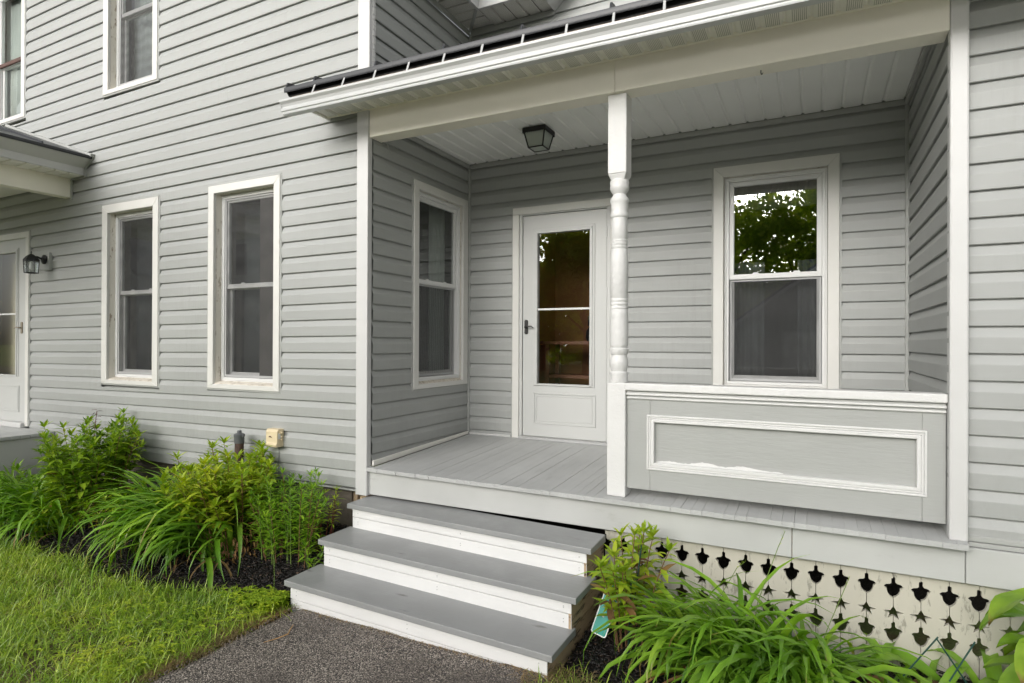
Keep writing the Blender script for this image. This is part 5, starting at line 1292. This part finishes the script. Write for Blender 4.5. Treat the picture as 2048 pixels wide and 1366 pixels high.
for (x0, x1, y0, y1) in ((0.032, 0.044, 0.098, 0.112), (0.030, 0.058, 0.205, 0.216)):
    m.hexa([tuple(ax * (a - 0.04) + ay * b + az * 0.0047) for a, b in ((x0, y0), (x1, y0), (x1, y1), (x0, y1))], [tuple(ax * (a - 0.04) + ay * b + az * 0.0056) for a, b in ((x0, y0), (x1, y0), (x1, y1), (x0, y1))])
m.build('marking', SIGNWHITE, sgn)

# dry twig on the path
m = MB(); m.tube([(-2.765, 2.60, -0.742), (-2.73, 2.545, -0.738), (-2.70, 2.50, -0.740), (-2.72, 2.44, -0.744), (-2.755, 2.375, -0.746)], [0.002, 0.003, 0.0035, 0.003, 0.002], 5)
tag(m.build('twig', TWIG), 'bent dry twig lying on the asphalt path', 'twig')

# ---- ground cover
def blades(name, pts, Lr, Wr, mat, leanr=(0.1, 0.9), seed=1):
    """many bent grass blades: arrays, 2 quads + tip"""
    rs_ = np.random.RandomState(seed); n = len(pts)
    a = rs_.uniform(0, 2 * np.pi, n); L = rs_.uniform(Lr[0], Lr[1], n) * (0.7 + 0.6 * rs_.rand(n)); W = rs_.uniform(Wr[0], Wr[1], n)
    ln = rs_.uniform(leanr[0], leanr[1], n)
    d = np.stack([np.cos(a), np.sin(a), np.zeros(n)], 1); s = np.stack([-np.sin(a), np.cos(a), np.zeros(n)], 1)
    P = np.asarray(pts); upz = np.array([0, 0, 1.0])
    def at(t):
        ang = ln[:, None] * (0.35 + 1.0 * t)
        return P + (d * np.sin(ang) + upz * np.cos(ang)) * (L[:, None] * t)
    h = (W / 2)[:, None]
    V = np.stack([P - s * h, P + s * h, at(0.4) - s * h * 0.9, at(0.4) + s * h * 0.9, at(0.75) - s * h * 0.6, at(0.75) + s * h * 0.6, at(1.0)], 1).reshape(-1, 3)
    base = (np.arange(n) * 7)[:, None]
    f = np.concatenate([base + np.array([[0, 1, 3, 2]]), base + np.array([[2, 3, 5, 4]]), base + np.array([[4, 5, 6]])], 1)
    sizes = np.tile(np.array([4, 4, 3]), n)
    o = mesh_np(name, V, f.ravel(), sizes, mat); kind(o, 'stuff'); return o
rg = np.random.RandomState(3)
def lawn_pts(n, x0, x1, y0, y1, seed, edge=0.03):
    r = np.random.RandomState(seed); out = []
    while len(out) < n:
        X, Y = r.uniform(x0, x1), r.uniform(y0, y1)
        if Y > lawn_edge(X) + edge * r.randn(): continue
        if X > -3.0 + nz(0.3, Y, 5, 0.02) + 0.02 * r.randn(): continue
        if mn.noise(Vector((X * 2.3, Y * 2.3, 1.0))) < -0.12 and r.rand() < 0.62: continue
        out.append((X, Y, -0.776 + nz(X, Y, 2, 0.012)))
    return out
o = blades('grass', lawn_pts(27000, -6.6, -2.96, 1.2, 2.86, 5), (0.045, 0.105), (0.0035, 0.0075), GRASS, (0.25, 1.6), 6); tag(o, 'bright green lawn between the path and the beds', 'grass')
o = blades('grass', lawn_pts(9000, -9.5, -2.96, -3.0, 2.86, 15), (0.05, 0.1), (0.005, 0.009), GRASS, (0.1, 1.1), 16); tag(o, 'bright green lawn reaching towards the road', 'grass')
o = blades('grass', lawn_pts(2200, -6.4, -2.97, 1.2, 2.88, 7), (0.10, 0.17), (0.004, 0.007), GRASS, (0.3, 1.3), 8); tag(o, 'longer loose grass blades standing in the lawn', 'grass')
o = blades('dry_grass', lawn_pts(2600, -6.4, -2.97, 1.2, 2.86, 17), (0.05, 0.12), (0.003, 0.005), DRYGRASS, (0.6, 1.7), 18); tag(o, 'dry pale blades scattered through the lawn', 'dry grass')
o = blades('grass', lawn_pts(2600, -6.4, -2.97, 1.2, 2.86, 27), (0.07, 0.14), (0.005, 0.009), GRASSL, (0.5, 1.7), 28); tag(o, 'pale broad grass blades lying over the lawn', 'grass')
pts = []
for i in range(2600):
    Y = rg.uniform(1.0, 2.75); pts.append((-3.0 + abs(rg.randn()) * -0.05 + 0.02 + nz(0.3, Y, 5, 0.02), Y, -0.765))
o = blades('dry_grass', pts, (0.03, 0.09), (0.002, 0.004), DRYGRASS, (1.0, 1.6), 9); tag(o, 'dry straw along the left edge of the path', 'dry grass')
pts = [(rg.uniform(-1.22, -0.55) , rg.uniform(1.9, 2.86), 0) for i in range(2600)]
pts = [(x, y, bed_z(x, y) - 0.02) for x, y, _ in pts if y < 2.92 - 0.25 * (x + 1.22) + 0.05 * rg.randn()]
o = blades('grass', pts, (0.03, 0.11), (0.003, 0.006), GRASS, (0.2, 1.3), 10); tag(o, 'thin grass between the path and the right bed', 'grass')
pts = [(rg.uniform(-1.3, -0.95), rg.uniform(2.4, 2.84), -0.715) for i in range(900)]
o = blades('dry_grass', pts, (0.03, 0.08), (0.002, 0.004), DRYGRASS, (1.0, 1.6), 12); tag(o, 'dry straw at the right foot of the bottom step', 'dry grass')
pts = [(-3.0 + t * 1.8 + 0.01 * rg.randn(), 2.80 - 0.07 * t - abs(rg.randn()) * 0.012, path_z(-3.0 + 1.8 * t, 2.75) ) for t in rg.rand(420)]
o = blades('dry_grass', pts, (0.015, 0.04), (0.002, 0.003), DRYGRASS, (0.8, 1.6), 13); tag(o, 'dry grass litter along the foot of the bottom riser', 'dry grass')
gm = MB(); rq = random.Random(77)
for i in range(500):
    if i < 300:
        Y = rq.uniform(1.2, 2.78); X = -2.97 + abs(rq.gauss(0, 0.05))
    else: X, Y = rq.uniform(-2.9, -1.25), 2.76 - abs(rq.gauss(0, 0.12))
    q = rq.uniform(0.002, 0.006); z = path_z(X, Y) + q * 0.4
    a = rq.uniform(0, 3)
    gm.hexa([(X - q, Y - q * 0.7, z - q), (X + q, Y - q, z - q), (X + q * 0.8, Y + q, z - q), (X - q, Y + q, z - q)], [(X - q * 0.6, Y - q * 0.4, z + q * 0.5), (X + q * 0.6, Y - q * 0.5, z + q * 0.6), (X + q * 0.4, Y + q * 0.6, z + q * 0.5), (X - q * 0.5, Y + q * 0.5, z + q * 0.6)])
o = gm.build('gravel', STONE, recalc=False); kind(o, 'stuff'); tag(o, 'loose grit along the edge of the path and the bottom step', 'grit')
# leafy weeds near the step and in the lawn
F = MB()
for i in range(750):
    if i < 480: X, Y = -3.02 - abs(rr.gauss(0, 0.17)), 2.72 + rr.gauss(0, 0.06)
    else: X, Y = -3.05 - abs(rr.gauss(0, 0.5)), rr.uniform(1.7, 2.5)
    if X > -2.99: continue
    z = -0.77 + rr.uniform(0.03, 0.085); a = rr.uniform(0, 6.28)
    for k in range(3):
        F.add(leaf_verts(Vector((X, Y, z)), Vector((math.cos(a + k * 2.1), math.sin(a + k * 2.1), 0.35)), Vector((0, 0, 1)), rr.uniform(0.02, 0.038), rr.uniform(0.012, 0.02), 0.6), LEAF_F)
o = F.build('weeds', SHRUB, recalc=False); kind(o, 'stuff'); tag(o, 'small leafy weeds at the corner of the bottom step', 'weeds')
# shredded mulch
def mulch(pts, seed):
    rs_ = np.random.RandomState(seed); n = len(pts)
    L = rs_.uniform(0.012, 0.05, n); W = rs_.uniform(0.003, 0.011, n); Hh = rs_.uniform(0.002, 0.005, n)
    a = rs_.uniform(0, 6.283, n); t = rs_.normal(0, 0.28, n)
    d = np.stack([np.cos(a) * np.cos(t), np.sin(a) * np.cos(t), np.sin(t)], 1); s = np.stack([-np.sin(a), np.cos(a), rs_.normal(0, 0.3, n)], 1)
    u = np.cross(d, s)
    P = np.asarray(pts); V = []
    for zz_ in (-1, 1):
        for (q, w) in ((-1, -1), (1, -1), (1, 1), (-1, 1)):
            V.append(P + d * (q * L / 2)[:, None] + s * (w * W / 2 * (0.6 if q > 0 else 1.0))[:, None] + u * (zz_ * Hh / 2)[:, None])
    V = np.stack(V, 1).reshape(-1, 3)
    base = (np.arange(n) * 8)[:, None]
    f = np.concatenate([base + np.array([q]) for q in ((0, 3, 2, 1), (4, 5, 6, 7), (0, 1, 5, 4), (1, 2, 6, 5), (2, 3, 7, 6), (3, 0, 4, 7))], 1)
    return kind(mesh_np('mulch', V, f.ravel(), np.full(n * 6, 4), MULCH), 'stuff')
pts = []
while len(pts) < 15000:
    X, Y = rg.uniform(-6.8, -2.97), rg.uniform(2.5, 3.62)
    if Y < lawn_edge(X) - 0.02 + 0.03 * rg.randn(): continue
    pts.append((X, Y, bed_z(X, Y) + rg.uniform(-0.01, 0.014)))
tag(mulch(pts, 1), 'black shredded mulch in the bed left of the steps', 'mulch')
pts = []
while len(pts) < 9000:
    X, Y = rg.uniform(-1.15, 1.4), rg.uniform(2.45, 3.58)
    if Y < 2.86 - 0.2 * (X + 1.2) and X < -0.2: continue
    pts.append((X, Y, bed_z(X, Y) + rg.uniform(-0.01, 0.014)))
tag(mulch(pts, 2), 'black shredded mulch in the bed right of the steps', 'mulch')

# ================================================================== ACROSS THE ROAD (mirrored in the windows)
def tree(label, base, H, R, n, seed, trunk_r=0.22):
    rnd = random.Random(seed); rs_ = np.random.RandomState(seed)
    root = thing('broadleaf_tree', label, 'tree', base, 'trees across the road')
    m = MB(); m.tube([(0, 0, -0.2), (0.05, 0.03, H * 0.25), (-0.05, 0.1, H * 0.5), (0.1, 0, H * 0.8)], [trunk_r, trunk_r * 0.8, trunk_r * 0.55, trunk_r * 0.2], 9)
    lobes = []
    for i in range(13):
        a = rnd.uniform(0, 6.28); rr_ = R * rnd.uniform(0.15, 0.75); z = H * rnd.uniform(0.2, 0.9)
        c = (rr_ * math.cos(a), rr_ * math.sin(a), z); lobes.append((c, R * rnd.uniform(0.28, 0.5)))
        m.tube([(0, 0, z * 0.55), (c[0] * 0.5, c[1] * 0.5, z * 0.8), c], [trunk_r * 0.4, trunk_r * 0.22, 0.02], 6)
    m.build('trunk', BARK, root, recalc=False, smooth=60)
    k = rs_.randint(0, len(lobes), n); C = np.array([l[0] for l in lobes])[k]; Rr = np.array([l[1] for l in lobes])[k]
    v = rs_.normal(size=(n, 3)); v /= np.linalg.norm(v, axis=1)[:, None]
    P = C + v * (Rr * (0.45 + 0.6 * rs_.rand(n)))[:, None] * np.array([1, 1, 0.8])
    a = rs_.normal(size=(n, 3)); a /= np.linalg.norm(a, axis=1)[:, None]
    b = np.cross(a, rs_.normal(size=(n, 3))); b /= np.linalg.norm(b, axis=1)[:, None]
    L = rs_.uniform(0.1, 0.26, n)[:, None]
    V = np.stack([P - a * L, P + b * L * 0.45, P + a * L, P - b * L * 0.45], 1).reshape(-1, 3)
    o = mesh_np('crown', V, np.arange(n * 4), np.full(n, 4), TREELEAF, root)
    return root
tree('tall broad tree across the road behind the garage, left of it', (-9.0, -26, -0.8), 9.0, 4.2, 12000, 61)
tree('tall tree standing directly behind the garage across the road', (-0.6, -26, -0.8), 10.4, 4.8, 15000, 62)
tree('leafy tree across the road left of and close to the garage', (-4.6, -25, -0.8), 9.4, 4.4, 14000, 67)
tree('bushy tree across the road furthest right of the garage', (5.0, -27, -0.8), 9.0, 4.5, 8000, 63)
tree('rounded tree across the road opposite the porch door', (-11.5, -22, -0.8), 8.8, 4.4, 15000, 64)
tree('smaller tree across the road next to the gabled house', (-15.5, -25, -0.8), 7.0, 3.3, 7000, 65)
rs_ = np.random.RandomState(99); n = 16000
P = np.stack([rs_.uniform(-60, 14, n), rs_.uniform(-40, -34, n), -0.8 + 7.2 * rs_.rand(n) ** 0.8], 1)
P[:, 2] *= 0.82 + 0.18 * np.sin(P[:, 0] * 0.9) * np.cos(P[:, 0] * 0.37)
a = rs_.normal(size=(n, 3)); a /= np.linalg.norm(a, axis=1)[:, None]
b = np.cross(a, rs_.normal(size=(n, 3))); b /= np.linalg.norm(b, axis=1)[:, None]
L = rs_.uniform(0.25, 0.6, n)[:, None]
V = np.stack([P - a * L, P + b * L * 0.45, P + a * L, P - b * L * 0.45], 1).reshape(-1, 3)
o = kind(mesh_np('treeline', V, np.arange(n * 4), np.full(n, 4), TREELEAF), 'stuff'); tag(o, 'far line of trees behind the houses across the road', 'treeline')
def simple_house(name, label, cat, x0, x1, y0, y1, eave, peak, wallm, door=None):
    root = thing(name, label, cat, ((x0 + x1) / 2, y1, -0.8)); off = Vector(((x0 + x1) / 2, y1, -0.8))
    def put(m, nm, mat, par=root, **k):
        o = m.build(nm, mat, par, **k)
        if par is root: o.location = -off
        return o
    xm = (x0 + x1) / 2
    m = MB(); m.prism([(x0, -0.9), (x1, -0.9), (x1, eave), (xm, peak), (x0, eave)], lambda t, a, b: (a, t, b), y0, y1); put(m, 'wall', wallm)
    m = MB(); t = 0.12; sl = (peak - eave) / (xm - x0)
    for s in (-1, 1):
        xe = xm + s * (xm - x0 + 0.35); ze = peak - sl * (xm - x0 + 0.35)
        m.prism([(xe, ze + 0.01), (xm, peak + 0.01), (xm, peak + t), (xe, ze + t)], lambda q, a, b: (a, q, b), y0 - 0.3, y1 + 0.3)
    put(m, 'roof', ROOFMETAL)
    m = MB()
    for s in (-1, 1):
        xe = xm + s * (xm - x0 + 0.36); ze = peak - sl * (xm - x0 + 0.36)
        m.prism([(xe, ze - 0.16), (xm, peak - 0.16), (xm, peak + 0.005), (xe, ze + 0.005)], lambda q, a, b: (a, q, b), y1 + 0.3, y1 + 0.34)
    put(m, 'rake_board', CORNER)
    for (a, b, c, d, nm) in (door or []):
        m = MB(); m.box(a, b, y1 + 0.002, y1 + 0.05, c, d); w = put(m, nm, CORNER)
        m = MB(); m.box(a + 0.08, b - 0.08, y1 + 0.051, y1 + 0.06, c + 0.08, d - 0.08); o = m.build('pane' if nm == 'window' else 'door_leaf', BLACKMETAL if nm == 'window' else VINYL, w); 
    return root
simple_house('garage', 'grey gabled garage with white trim across the road', 'garage', -3.2, 4.0, -24, -17, 1.7, 4.3, SIDING, [(-1.2, 1.9, -0.78, 1.45, 'garage_door'), (-0.1, 0.7, 2.3, 3.1, 'window')])
simple_house('neighbour_house', 'gabled neighbouring house across the road, nearer of the two', 'house', -29, -19, -24, -12, 4.4, 7.7, SIDING, [(-26.8, -25.7, 0.6, 2.2, 'window'), (-22.4, -21.3, 0.6, 2.2, 'window'), (-24.5, -23.5, 4.0, 5.6, 'window')])
simple_house('neighbour_house', 'gabled neighbouring house across the road, farther of the two', 'house', -42, -32, -24, -12, 4.6, 8.2, SIDING, [(-39.8, -38.7, 0.6, 2.2, 'window'), (-35.4, -34.3, 0.6, 2.2, 'window'), (-37.5, -36.5, 4.0, 5.6, 'window')])
